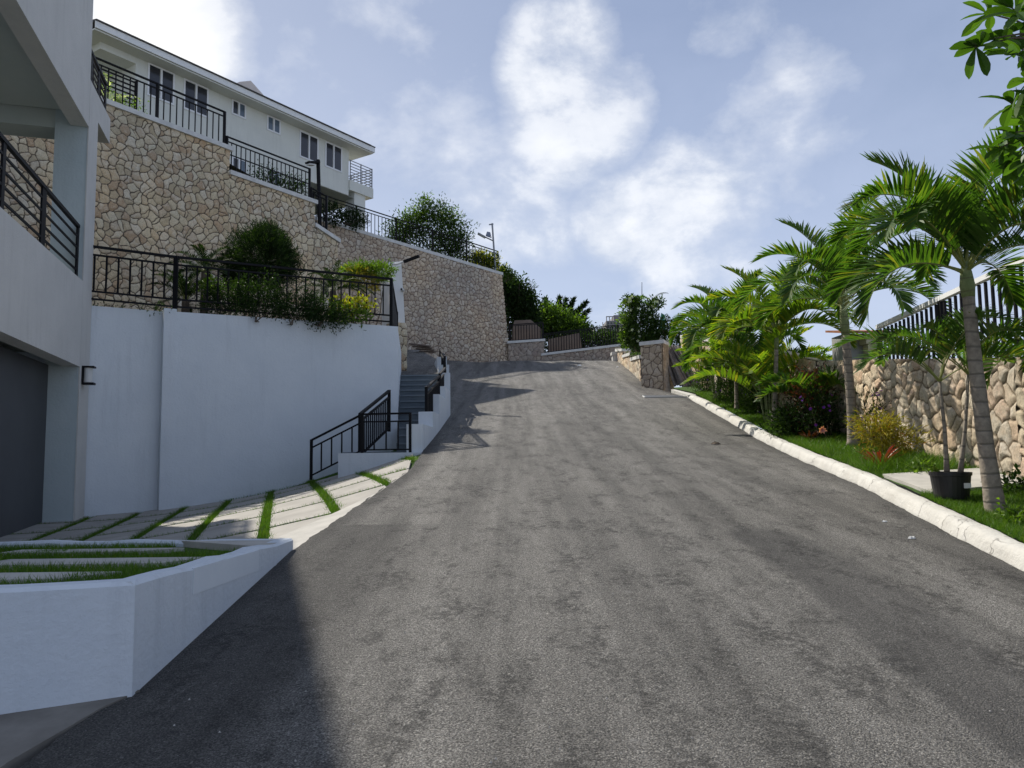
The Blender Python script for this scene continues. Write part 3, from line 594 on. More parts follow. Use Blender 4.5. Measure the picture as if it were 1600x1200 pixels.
# ------------------------------------------------------------------ raised planter
z0p, z1p = .985, .845
zp = lambda x, y: z0p + (z1p - z0p) * min(1, max(0, (y - 3.7) / 3.2))
pc = ground(206, 1089, Hroad); pl_ = ground(0, 1121, Hroad); print('planter', pc, pl_)
po = [(pc.x + (pl_.x - pc.x) * 12, pc.y + (pl_.y - pc.y) * 12), (pc.x, pc.y), (-1.98, 6.98), (-12, 7.35)]
pb = thing('planter', 'raised white rendered planter with grass and concrete strips at the bottom left', 'planter', (-3, 5, .6))
def pwall(a, b, t, ztop, zbot, nm_='planter_wall', inset=1):
    a = Vector((*a, 0)); b = Vector((*b, 0)); d = (b - a).normalized(); n = Vector((-d.y, d.x, 0)) * t
    n_ = max(2, int((b - a).length / .25)); mb = MB(); V = []
    pr = [(0, 'b'), (0, 't-'), (.02, 't'), (t - .02, 't'), (t, 't-'), (t, 'b')]
    for k in range(n_ + 1):
        p = a.lerp(b, k / n_); wv = .006 * math.sin(k * 1.7) + .004 * math.sin(k * 4.1)
        for off, w in pr:
            q = p + n.normalized() * off; zz = ztop(p.x, p.y) + wv
            V.append((q.x, q.y, zz if w == 't' else zz - .02 if w == 't-' else zbot))
    m_ = len(pr); i = np.arange(len(V)).reshape(-1, m_); mb.addnp(np.array(V), np.stack([i[:-1, :-1], i[:-1, 1:], i[1:, 1:], i[1:, :-1]], -1).reshape(-1, 4))
    mb.add([V[k] for k in range(m_)], [tuple(range(m_))]); mb.add([V[-k - 1] for k in range(m_)], [tuple(range(m_))])
    return build(nm_, mb, M['white2'], pb)
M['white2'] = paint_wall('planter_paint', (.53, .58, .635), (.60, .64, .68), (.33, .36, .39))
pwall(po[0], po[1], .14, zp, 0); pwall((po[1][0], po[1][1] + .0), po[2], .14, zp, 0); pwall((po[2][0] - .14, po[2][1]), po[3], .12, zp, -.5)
build('end_cap', MB().prism([(-1.985, 6.15), (-2.0, 6.93), (-3.0, 6.95)], .4, lambda x, y: zp(x, y) - .004), M['concrete'], pb)
xq = lambda y: pc.x + (-1.98 - pc.x) * (y - pc.y) / (6.98 - pc.y) + .003
build('patched_render', MB().prism([(xq(4.65) - .02, 4.65), (xq(4.65), 4.65), (xq(5.95), 5.95), (xq(5.95) - .02, 5.95)], lambda x, y: zp(x, y) - .17 , lambda x, y: zp(x, y) - .015), basic('patch_paint', (.60, .645, .69), (.66, .70, .735), 3, .8, .2, 30, .004), pb)
build('soil_bed', MB().prism([(po[0][0] + .3, po[0][1] + .08), (pc.x - .08, pc.y + .07), (-2.1, 6.95), (-11.9, 7.2)], 0, lambda x, y: zp(x, y) - .055), M['turfbase'], pb)
for k, (ya, yb, x1, x2) in enumerate(((4.30, 4.68, -2.95, -2.35), (5.15, 5.60, -2.75, -2.15), (6.15, 6.5, -3.6, -2.6))):
    pts_ = [(-3.62, ya + .0), (x1 + .4, ya + .02), (x2, yb), (-3.62, yb)] if k < 2 else [(-4.1, ya), (-2.95, ya + .05), (-2.75, yb), (-4.1, yb)]
    build('concrete_strip', MB().prism(pts_, .3, lambda x, y: zp(x, y) - .03), M['concrete'], pb)
    build('concrete_strip', MB().prism([(-11, ya), (-3.85 - .5 * (k == 2), ya), (-3.85 - .5 * (k == 2), yb), (-11, yb)], .3, lambda x, y: zp(x, y) - .03), M['concrete'], pb)
# ------------------------------------------------------------------ house on the hill
HV = dirh(1600, 697); H0 = at(232, 705, 28.0); HP = Plane(H0, H0 + HV); hs = lambda px, py, off=0: HP.sz(px, py, off)
uR = hs(545, 250)[0]; uLft = hs(212, 110)[0]; zGr = 10.0
ze_ = hs(360, 128, .7)[1]; zS = ze_ - .30; print('house', uR, uLft, ze_, hs(150, 27, .7), hs(585, 225, .7), hs(482, 279), hs(562, 307))
ho = thing('hillside_house', 'long white two storey house with dark windows above the tall stone wall', 'house', HP.P(uLft, zGr))
uC0, zC = hs(482, 279); uC1 = hs(571, 320)[0]; uB = hs(580, 290)[0]; zBt = hs(544, 281)[1]; zBb = hs(578, 302)[1]; zC = zC - .1
mb = MB().pbox(HP, uLft, uC0, zGr - 1, zS, -8, 0); mb.pbox(HP, uC0 + .001, uR, zC, zS, -7.9, -.0); uX = hs(157, 60)[0]; mb.pbox(HP, uX, uLft - .002, zGr - 1, zS, -8, -2.2)
mb.pbox(HP, uX, uLft - .002, zGr - 1, hs(200, 150)[1] - .5, -2.2, -.1)
build('wall', mb, M['whitehouse'], ho)
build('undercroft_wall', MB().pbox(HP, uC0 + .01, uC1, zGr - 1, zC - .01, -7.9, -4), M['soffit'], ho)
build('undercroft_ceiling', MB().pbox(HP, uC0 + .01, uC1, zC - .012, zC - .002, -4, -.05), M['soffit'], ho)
build('undercroft_column', MB().pbox(HP, uC1 - .75, uC1, zGr - 2, zBb, -.6, -.01), M['whitehouse'], ho)
build('balcony_slab', MB().pbox(HP, uR + .002, uB + .05, zBt - .5, zBt, -3.2, .1), M['whitehouse'], ho)
# recessed porch ceiling
build('porch_ceiling', MB().pbox(HP, uX, uLft - .003, zS - .25, zS, -2.19, .01), M['whitehouse'], ho)
br = bpy.data.objects.new('balcony_railing', None); COL.objects.link(br); br.parent = ho
for k in range(7):
    z = zBt + .12 + k * .145; build('rail', MB().bar(HP.P(uR + .05, z, .05), HP.P(uB, z, .05), .03, .035).bar(HP.P(uB, z, .05), HP.P(uB, z, -3), .03, .035), M['grey_metal'], br)
for u, o_ in ((uR + .05, .05), ((uR + uB) / 2, .05), (uB, .05), (uB, -1.4)): build('post', MB().bar(HP.P(u, zBt, o_), HP.P(u, zBt + 1.02, o_), .05), M['grey_metal'], br)
pr_ = bpy.data.objects.new('porch_railing', None); COL.objects.link(pr_); pr_.parent = ho
zp0 = hs(190, 152)[1] - .3
for k in range(6): build('rail', MB().bar(HP.P(uX + .1, zp0 + .2 + k * .17, .0), HP.P(uLft + .02, zp0 + .2 + k * .17, .0), .04, .05), M['black'], pr_)
build('post', MB().bar(HP.P(uLft + .02, zp0, .02), HP.P(uLft + .02, zp0 + 1.1, .02), .08), M['black'], pr_)
# roof
e0, e1 = hs(150, 24, .7)[0], hs(586, 224, .7)[0]; oT = .7; dk = 9.0
rf = MB(); zr = ze_ + 1.5
def rp_(u, z, o): return HP.P(u, z, o)
rf.add([rp_(e0, ze_, oT), rp_(e1, ze_, oT), rp_(e1, ze_, -dk), rp_(e0, ze_, -dk), rp_(e0 + 4, zr, -dk / 2), rp_(e1 - 4, zr, -dk / 2), rp_(e0, ze_ + .05, oT + .03), rp_(e1 + .03, ze_ + .05, oT + .03)],
       [(0, 1, 5, 4), (1, 2, 5), (2, 3, 4, 5), (3, 0, 4), (0, 1, 7, 6)])
roof = build('roof', rf, M['shingle'], ho)
# serrated tile edge
te = MB(); nT = int((e1 - e0) / .32)
for k in range(nT):
    u = e0 + k * .32; te.hexa([rp_(u, ze_ + .002, oT - .35), rp_(u + .30, ze_ + .002, oT - .35), rp_(u + .30, ze_ + .002, oT + .05), rp_(u, ze_ + .002, oT + .05), rp_(u, ze_ + .13, oT - .35), rp_(u + .3, ze_ + .13, oT - .35), rp_(u + .3, ze_ + .05, oT + .05), rp_(u, ze_ + .05, oT + .05)])
build('tile_edge', te, M['shingle'], roof)
build('fascia', MB().pbox(HP, e0, e1, ze_ - .24, ze_ - .002, oT - .05, oT).pbox(HP, e1 - .05, e1, ze_ - .24, ze_ - .002, -dk, oT - .051), M['trim'], roof)
build('soffit', MB().pbox(HP, e0, e1 - .06, zS, zS + .05, -dk + .1, oT - .06), M['whitehouse'], roof)
# small gabled box on the roof
ud, zd = hs(393, 132, .3); dm = MB(); ze0_ = ze_
dm.add([rp_(ud - .55, ze_ + .02, .25), rp_(ud + .75, ze_ + .02, .25), rp_(ud + .75, ze_ + .3, .25), rp_(ud, ze_ + .72, .25), rp_(ud - .55, ze_ + .45, .25), rp_(ud - .55, ze_ + .02, -2), rp_(ud + .75, ze_ + .02, -2), rp_(ud + .75, ze_ + .3, -2), rp_(ud, ze_ + .72, -2), rp_(ud - .55, ze_ + .45, -2)],
       [(0, 1, 2, 3, 4), (5, 9, 8, 7, 6), (0, 4, 9, 5), (4, 3, 8, 9), (3, 2, 7, 8), (2, 1, 6, 7)])
build('roof_gable', dm, basic('pinkish_render', (.62, .55, .50), (.7, .63, .58), 2, .9), roof)
# windows
def window(x0, ya, x1, yb, panes=2, nm_='window', pal=None):
    u0, za = hs(x0, ya); u1, _ = hs(x1, yb); zb_ = hs(x0, yb)[1]
    fr_ = MB(); g = .07; w = u1 - u0; o = .03
    fr_.pbox(HP, u0, u1, zb_, zb_ + g, .002, o).pbox(HP, u0, u1, za - g, za, .002, o)
    fr_.pbox(HP, u0, u0 + g, zb_ + g, za - g, .002, o).pbox(HP, u1 - g, u1, zb_ + g, za - g, .002, o)
    for k in range(1, panes): fr_.pbox(HP, u0 + w * k / panes - g / 2, u0 + w * k / panes + g / 2, zb_ + g, za - g, .002, o + .01)
    f_ = build(nm_, fr_, M['frame'], ho)
    for k in range(panes):
        m_ = (pal or ['glass', 'glass'])[k % 2]
        build('pane', MB().pbox(HP, u0 + w * k / panes + g * .8, u0 + w * (k + 1) / panes - g * .8, zb_ + g * .8, za - g * .8, .003, .012), M[m_], f_)
window(231, 97, 272, 149); window(287, 122, 325, 170); window(362, 154, 384, 178, pal=['glass', 'glass2']); window(417, 179, 438, 203, pal=['glass2', 'glass2'])
window(468, 203, 497, 245); window(508, 220, 534, 260)
window(362, 243, 384, 285, pal=['glass', 'glass2']); window(418, 262, 437, 290, pal=['glass', 'glass2'])
# ------------------------------------------------------------------ street lamps
sl1 = thing('street_lamp', 'slim black street lamp with flat head standing at the step in the tall stone wall', 'street lamp', at(500, 358, 28.6))
build('pole', MB().tube([at(500.5, 385, 28.6), at(497, 250, 28.6)], .075, 10), M['black'], sl1)
a, b = at(497, 254, 28.6), at(480, 254, 28.2); hd = build('lamp_head', MB().bar(a, b, .26, .07), M['black'], sl1); build('lens', MB().bar(at(490, 258, 28.4), at(481, 257, 28.2), .2, .04), M['lens'], hd)
sl2 = thing('street_lamp', 'thin grey solar street lamp with tilted panel standing above the far stone wall', 'street lamp', at(774, 428, 41.6))
Y2 = 42.3
build('pole', MB().tube([at(775, 436, Y2), at(769, 349, Y2)], .05, 8), M['grey_metal'], sl2)
build('cross_bar', MB().bar(at(764, 351, Y2), at(771, 350, Y2), .06), M['grey_metal'], sl2)
build('arm', MB().tube([at(770, 376, Y2), at(757, 370, Y2)], .035, 6), M['grey_metal'], sl2)
build('lamp_head', MB().bar(at(758, 371, Y2), at(747, 365, Y2), .34, .07), M['grey_metal'], sl2)
p = [at(759, 369, Y2 - .4), at(768, 372, Y2 - .4), at(766, 364, Y2 + .3), at(761, 363, Y2 + .3)]
build('solar_panel', MB().hexa(p + [q + Vector((0, 0, .05)) for q in p]), M['solar'], sl2)
# ------------------------------------------------------------------ top of the road: low walls, gate
G1 = Plane(at(803, 705, 42.0), at(970, 705, 43.2)); gs = lambda px, py, off=0: G1.sz(px, py, off)
lw = thing('low_stone_wall', 'low grey stone wall with white coping and railing closing the top of the road', 'stone wall', G1.P(3, 6.6))
def seg(pxa, pxb, ya, yb, zb=5.6):
    ua, za = gs(pxa, ya); ub, zb2 = gs(pxb, yb); A_, B_ = G1.P(ua, 0), G1.P(ub, 0)
    rubble((A_.x, A_.y), (B_.x, B_.y), lambda t: zb, lambda t: za + (zb2 - za) * t, M['st4'], .26, .04, 12, 'stone_section', lw, relief=.05)
    cp = MB().hexa([G1.P(ua - .05, za, .1), G1.P(ub + .05, zb2, .1), G1.P(ub + .05, zb2, -.5), G1.P(ua - .05, za, -.5), G1.P(ua - .05, za + .13, .1), G1.P(ub + .05, zb2 + .13, .1), G1.P(ub + .05, zb2 + .13, -.5), G1.P(ua - .05, za + .13, -.5)])
    build('coping', cp, M['coping'], lw); return G1.P(ua, za + .13, -.2), G1.P(ub, zb2 + .13, -.2)
sa = seg(794, 850, 537, 533); sb = seg(846.5, 968, 556, 541)
railing('road_end_railing', 'black railing on the higher left part of the low stone wall at the road top', [sa[0] + Vector((.15, 0, 0)), sa[1]], h=.95, rails=(.88,), lows=(.06,), bay=3, sp=.15, sec=.06, bs=.04, post=.09)
ra, rb = sb[0] + Vector((.12, 0, 0)), sb[1]
railing('road_end_railing', 'long black railing on the lower stone wall in front of the brown sheet', [ra, rb], h=1.12, rails=(1.04,), lows=(.06,), bay=4.2, sp=.15, sec=.06, bs=.04, post=.10)
tl = build('brown_screen', MB().hexa([at(857, 552, 44.6), at(909, 546, 44.6), at(909, 546, 44.8), at(857, 552, 44.8), at(857, 530, 44.6), at(906, 520, 44.6), at(906, 520, 44.8), at(857, 530, 44.8)]), M['brown'], loc=at(880, 552, 44.7))
tag(tl, 'flat brown sheet standing behind the long railing at the road top', 'sheet')
bc = at(820, 512, 44.5); mb = MB(); mb.prism([(bc.x - .75, 44.3), (bc.x + .95, 44.3), (bc.x + .95, 45.4), (bc.x - .75, 45.4)], bc.z - 1.8, bc.z - .1)
mb.hexa([(bc.x - .75, 44.3, bc.z - .1), (bc.x + .95, 44.3, bc.z - .1), (bc.x + .95, 45.4, bc.z - .1), (bc.x - .75, 45.4, bc.z - .1), (bc.x - .6, 44.4, bc.z + .42), (bc.x + .35, 44.4, bc.z + .45), (bc.x + .35, 45.2, bc.z + .45), (bc.x - .6, 45.2, bc.z + .42)])
tag(build('boulder', mb, M['brown'], loc=(bc.x, 44.9, bc.z - 1.8)), 'big brown block rising behind the short railing beside the far stone wall', 'boulder')
# stepped ramp wall up to the pillar
rw = thing('ramp_wall', 'low sunlit tan stone wall with stepped white caps leading to the stone pillar', 'stone wall', at(985, 585, 36))
nodes = [(964, 566, 549, 42.0), (975, 574, 559, 38.5), (988, 583, 564, 35), (1003, 596, 570, 31.2)]
for k in range(3):
    (xa, ba, ta, Ya), (xb, bb, tb, Yb) = nodes[k], nodes[k + 1]
    A_, B_ = at(xa, ba, Ya), at(xb, bb, Yb); za_, zb_ = at(xa, ta, Ya).z, at(xb, tb - 3, Yb).z; zb_ = min(za_, za_ * .35 + zb_ * .65)
    rubble((A_.x, A_.y), (B_.x, B_.y), lambda t, a=A_, b=B_: a.z + (b.z - a.z) * t - .6, lambda t, a=za_, b=zb_: a + (b - a) * t, M['st3'], .36, .05, 20 + k, 'stone_section', rw, relief=.05, side=1, thick=.4)
    d = (B_ - A_); d.z = 0; d.normalize(); n_ = Vector((d.y, -d.x, 0)); p_ = [A_ + n_ * .1, B_ + n_ * .1, B_ - n_ * .45, A_ - n_ * .45]; zz = [za_, zb_, zb_, za_]
    build('coping', MB().hexa([(p.x, p.y, z) for p, z in zip(p_, zz)] + [(p.x, p.y, z + .14) for p, z in zip(p_, zz)]), M['coping'], rw)
b_ = at(978, 555, 41.5); build('wall_cap', MB().box(b_.x - .75, b_.x + .9, 41.3, 41.8, b_.z - 1.2, b_.z).box(b_.x - .8, b_.x + .95, 41.25, 41.85, b_.z + .001, b_.z + .16), M['coping'], rw)
railing('gate_railing', 'short low black railing between the low stone wall and the flowering tree', [at(972, 551, 41.6), at(1003, 549, 40.5)], h=.55, rails=(.48, .25), lows=(.04,), bay=1.2, sp=.15, sec=.05, bs=.035, post=.09)
# pillar
Pq = Plane(at(1003, 705, 29.4), at(1036, 705, 28.8)); zP = at(1020, 538, 29).z
sp_ = thing('stone_pillar', 'square pinkish stone pillar with flat grey cap where the poles lean', 'pillar', at(1020, 604, 29))
A_, B_ = at(1003, 600, 29.4), at(1036, 605, 28.8); D_ = at(1052, 605, 30.4)
zb_ = at(1020, 610, 29).z - .3
rubble((A_.x, A_.y), (B_.x, B_.y), lambda t: zb_, lambda t: zP, M['st2'], .26, .03, 31, 'stone_face', sp_, relief=.04, thick=.5)
rubble((B_.x, B_.y), (D_.x, D_.y), lambda t: zb_, lambda t: zP, M['st2'], .26, .03, 33, 'stone_face', sp_, relief=.04, thick=.03)
E_ = A_ + (D_ - B_)
build('cap', MB().prism([(A_.x - .08, A_.y - .08), (B_.x + .06, B_.y - .1), (D_.x + .06, D_.y + .05), (E_.x - .08, E_.y + .08)], zP, zP + .14), M['coping'], sp_)
build('core', MB().prism([(A_.x + .03, A_.y + .05), (B_.x - .05, B_.y + .05), (D_.x - .05, D_.y - .05), (E_.x + .02, E_.y - .02)], zb_, zP - .005), M['st2'], sp_)
# leaning poles
rr = random.Random(3); src = None
polemb = MB().tube([(0, 0, 0), (0, 0, .5), (0, 0, 1)], [.05, .046, .04], 7)
for k in range(34):
    f = ((k * 13) % 34) / 33; a = at(1056 + 50 * f + rr.uniform(-2, 2), 612 - 4 * f + rr.uniform(-5, 1), 28.6 + rr.uniform(-.3, .9)); a.z = float(road(a.y)) + .06
    b = at(1030 + 38 * f ** 1.2 + rr.uniform(-2, 2), 530 + 16 * f + rr.uniform(-5, 6), 29.9 + rr.uniform(-.2, .7))
    if src is None: src = build('wooden_pole', polemb, M['woodpole'], loc=(0, 0, 0)); o = src
    else: o = src.copy(); COL.objects.link(o)
    d = b - a; o.location = a; o.rotation_mode = 'QUATERNION'; o.rotation_quaternion = Vector((0, 0, 1)).rotation_difference(d.normalized()); o.scale = (1, 1, d.length)
    tag(o, 'long grey wooden pole leaning in the stack against the stone pillar', 'pole', 'poles leaning on the stone pillar')
# ------------------------------------------------------------------ garden wall on the right
def rwx(Y): return np.interp(Y, [4, 8, 9.3, 14.2, 20, 28], [5.62, 6.05, 6.15, 6.55, 6.72, 6.95])
gw = thing('garden_stone_wall', 'long cream rubble wall behind the palms on the right carrying a black fence', 'stone wall', (6.3, 12, 1.5))
ztw = lambda y: float(np.interp(y, [4, 9.3, 14.2, 16.5], [2.15, 2.66, 3.22, 3.45]))
for (ya, yb, res, sd) in ((5.2, 9.3, .014, 41), (9.3, 14.2, .017, 41), (14.2, 16.5, .03, 41)):
    rubble((float(rwx(ya)), ya), (float(rwx(yb)), yb), lambda t, a=ya, b=yb: float(road(a + (b - a) * t)) - .1, lambda t, a=ya, b=yb: ztw(a + (b - a) * t), M['st3'], .235, res, sd, 'stone_section', gw, relief=.04, side=-1, thick=.35)
def ztw2(y): return float(np.interp(y, [16.5, 22, 28, 31], [3.46, 4.6, 5.55, 6.1]))
rubble((float(rwx(16.5)), 16.5), (float(rwx(27.6)), 31.0), lambda t: float(road(16.5 + 14.5 * t)) - .1, lambda t: ztw2(16.5 + 14.5 * t), M['st3'], .3, .045, 42, 'stone_section', gw, relief=.06, side=-1, thick=.35)
cp = MB(); ks = [21, 24, 28, 31]
for a, b in zip(ks[:-1], ks[1:]): cp.hexa([(rwx(a) - .08, a, ztw2(a)), (rwx(a) + .45, a, ztw2(a)), (rwx(b) + .45, b, ztw2(b)), (rwx(b) - .08, b, ztw2(b)), (rwx(a) - .08, a, ztw2(a) + .13), (rwx(a) + .45, a, ztw2(a) + .13), (rwx(b) + .45, b, ztw2(b) + .13), (rwx(b) - .08, b, ztw2(b) + .13)])
build('coping', cp, M['coping'], gw)
rp2 = Vector((6.75, 7.0, 0)); fn = thing('picket_fence', 'tall black picket fence with pale top beam on the right hand stone wall', 'fence', (6.4, 10, 2.7))
fx = lambda y: float(rwx(y)) + .17
fy = np.arange(4.2, 13.9, .115); bars = MB(); k = 0
ftop = lambda y: float(np.interp(y, [4, 9, 13.3], [4.0, 3.92, 3.82]))
for seg_ in range(4):
    y0_, y1_ = 4.2 + seg_ * 2.42, 4.2 + (seg_ + 1) * 2.42; mb = MB()
    for y in np.arange(y0_, y1_ - .05, .165): mb.bar((fx(y), y, ztw(y) - .02), (fx(y), y, ftop(y) - .1), .034, .030)
    build('picket_panel', mb, M['black'], fn)
    build('top_beam', MB().bar((fx(y0_), y0_, ftop(y0_) - .045), (fx(y1_), y1_, ftop(y1_) - .045), .09, .07), M['trim'], fn)
    build('bottom_rail', MB().bar((fx(y0_), y0_, ztw(y0_) + .12), (fx(y1_), y1_, ztw(y1_) + .12), .05, .04), M['black'], fn)
    build('post', MB().bar((fx(y1_), y1_, ztw(y1_) - .02), (fx(y1_), y1_, ftop(y1_) - .09), .07), M['black'], fn)
# little rusty-roofed hut beyond the fence
hb = at(1340, 545, 17.5); hu = thing('garden_hut', 'small hut with rusty sheet roof and grey column beyond the end of the fence', 'hut', (hb.x, 17.5, 2.2))
x0_, x1_ = at(1312, 530, 17.5).x, at(1372, 530, 17.5).x; zr_ = at(1340, 516, 17.5).z
build('wall', MB().box(x0_ + .15, x1_ - .1, 17.6, 18.3, 1.4, zr_ - .062), basic('grey_block', (.3, .3, .3), (.4, .4, .38), 3, .9), hu)
build('column', MB().box(x0_ + .55, x1_ - .15, 17.3, 17.55, 1.4, zr_ - .35).box(x0_ + .48, x1_ - .08, 17.22, 17.58, zr_ - .349, zr_ - .14), basic('cream_column', (.5, .46, .3), (.58, .53, .36), 3, .9), hu)
build('roof', MB().hexa([(x0_ + .05, 17.1, zr_ - .13), (x1_ + .1, 17.1, zr_ - .13), (x1_ + .1, 18.4, zr_ + .09), (x0_ + .05, 18.4, zr_ + .09), (x0_ + .05, 17.1, zr_ - .08), (x1_ + .1, 17.1, zr_ - .08), (x1_ + .1, 18.4, zr_ + .14), (x0_ + .05, 18.4, zr_ + .14)]), M['rust'], hu)
# far unfinished tower and mast
tw = thing('unfinished_building', 'distant grey unfinished concrete tower with open top frame beyond the trees', 'building', at(965, 530, 160))
k = 160; X_ = lambda px: at(px, 500, k).x; Z_ = lambda py: at(965, py, k).z
build('tower_wall', MB().box(X_(947), X_(985), k, k + 8, Z_(560), Z_(501)).box(X_(960), X_(980), k + 1, k + 7, Z_(500.9), Z_(491)), M['unfinished'], tw)
f = MB()
for px in (947.5, 952, 957): f.box(X_(px), X_(px + 1), k + .1, k + .5, Z_(500.95), Z_(494.5)).box(X_(px), X_(px + 1), k + 7, k + 7.4, Z_(500.95), Z_(494.5))
f.box(X_(947.4), X_(959.9), k + .05, k + .6, Z_(494.49), Z_(493.8)); build('roof_frame', f, M['unfinished'], tw)
for py in (503, 508, 513):
    for px in (949, 954, 959, 964, 970): build('window', MB().box(X_(px), X_(px + 2.6), k - .06, k - .01, Z_(py + 3), Z_(py)), M['glass'], tw)
mk = build('radio_mast', MB().tube([at(1003, 505, 60), at(1003, 441, 60)], [.06, .025], 6), M['grey_metal'], loc=at(1003, 505, 60)); tag(mk, 'thin vertical radio mast rising behind the flowering tree', 'mast')
nt_ = build('netted_structure', MB().hexa([at(1031, 520, 70), at(1041, 520, 70), at(1041, 520, 73), at(1031, 520, 73), at(1033, 489, 70), at(1039, 492, 70), at(1039, 492, 73), at(1033, 489, 73)]), M['net'], loc=at(1036, 520, 71)); tag(nt_, 'far green netted shape peeping out right of the flowering tree', 'scaffold')
# ------------------------------------------------------------------ plants
def unit(a): return a / np.maximum(np.linalg.norm(a, axis=-1, keepdims=True), 1e-9)
def leaves(C, D, Nn, L, W, fold=.25, simple=True):
    """C base points, D directions, Nn rough normals, L,W arrays -> V,F ; pointed oval leaves folded along the midrib"""
    n = len(C); D = unit(D); S = unit(np.cross(D, Nn)); U = np.cross(S, D); L = np.asarray(L)[:, None] * np.ones((n, 1)); W = np.asarray(W)[:, None] * np.ones((n, 1))
    if simple:
        V = np.stack([C, C + D * L * .5 - S * W * .5 + U * W * fold, C + D * L - U * L * .12, C + D * L * .5 + S * W * .5 + U * W * fold], 1).reshape(-1, 3)
        b = np.arange(n)[:, None] * 4; Fc = np.concatenate([b + [0, 2, 1], b + [0, 3, 2]]).tolist()
        return V, Fc
    prof = [(.0, .08), (.22, .55), (.5, .95), (.72, 1.0), (.88, .7), (1, .06)]
    rows = []
    for t, w in prof:
        c = C + D * L * t - U * L * (.22 * t * t); rows += [c - S * W * .5 * w + U * W * fold * w, c, c + S * W * .5 * w + U * W * fold * w]
    V = np.stack(rows, 1).reshape(-1, 3); m = len(prof) * 3; b = np.arange(n)[:, None] * m; Fc = []
    for k in range(len(prof) - 1):
        o = 3 * k
        Fc += [b + [o, o + 1, o + 4, o + 3], b + [o + 1, o + 2, o + 5, o + 4]]
    return V, np.concatenate(Fc).tolist()
def crown(blobs, nt, nl, L, W, rg, clump=.16, up=.35, shell=.5, lump=.25):
    """blobs [(centre, radii)], nt twigs in all, nl leaves per twig"""
    vol = np.array([r[0] * r[1] * r[2] for c, r in blobs]) ** .67; vol /= vol.sum(); Cs, Ds = [], []
    for (c, r), f in zip(blobs, vol):
        n = max(3, int(nt * f)); d = unit(rg.normal(size=(n, 3))); rad = shell + (1 - shell) * rg.random(n) ** .6
        rad *= 1 + lump * np.sin(d[:, 0] * 5 + c[0] * 3) * np.sin(d[:, 1] * 4 + 1 + c[2] * 2) + lump * .6 * rg.normal(size=n)
        T = np.array(c) + d * np.array(r) * rad[:, None]
        for k in range(nl):
            Cs.append(T + rg.normal(size=(n, 3)) * clump); Ds.append(d * .8 + rg.normal(size=(n, 3)) * .7 + np.array([0, 0, up]))
    C = np.concatenate(Cs); D = unit(np.concatenate(Ds)); m = len(C); Nn = rg.normal(size=(m, 3)) * .6 + np.array([0, 0, 1])
    return leaves(C, D, Nn, L * rg.uniform(.6, 1.25, m), W * rg.uniform(.7, 1.2, m))
def bush(name, label, cat, base, blobs, nt, nl, L, W, mat, seed, stems=5, group=None, clump=.1, up=.35, flowers=None, lump=.25, shell=.5, extra=None, stemr=.02, trunk=False):
    rg = np.random.default_rng(seed); t = thing(name, label, cat, base, group)
    V, Fc = crown(blobs, nt, nl, L, W, rg, clump, up, shell, lump); mb = MB(); mb.addnp(V, Fc); build('crown' if trunk else 'foliage', mb, mat, t)
    sb = MB(); b = Vector(base)
    for k in range(stems):
        c, r = blobs[k % len(blobs)]; e = Vector(c) + Vector(rg.normal(size=3) * np.array(r) * .45); m_ = b.lerp(e, .5) + Vector(rg.normal(size=3) * .08)
        st_ = b + Vector((rg.normal() * stemr * 2, rg.normal() * stemr * 2, -.05)); sb.tube([st_, m_, e], [stemr, stemr * .7, stemr * .3], 6)
    build('trunk' if trunk else 'stem', sb, M['twig'], t)
    if flowers:
        fm, nf, fs, nm__ = flowers; d = unit(rg.normal(size=(nf, 3)) + np.array([-.3, -.8, .3]))
        for k in range(nf):
            c, r = blobs[rg.integers(len(blobs))]; p = np.array(c) + d[k] * np.array(r) * 1.02
            q = 6; an = np.arange(q) / q * 2 * math.pi; dr = d[k]; s1_ = unit(np.cross(dr, [0, 0, 1.])[None])[0]; s2_ = np.cross(s1_, dr)
            Dv = np.cos(an)[:, None] * s1_ + np.sin(an)[:, None] * s2_ + dr * .5
            V, Fc = leaves(np.repeat(p[None], q, 0), Dv, np.repeat(dr[None], q, 0), np.full(q, fs), np.full(q, fs * .7)); mb = MB(); mb.addnp(V, Fc); build('flower', mb, M[fm], t)
    if extra:
        V, Fc = crown(extra[0], extra[1], nl, L, W, rg, clump, up, shell, lump); mb = MB(); mb.addnp(V, Fc); build('bright_foliage', mb, M[extra[2]], t)
    return t
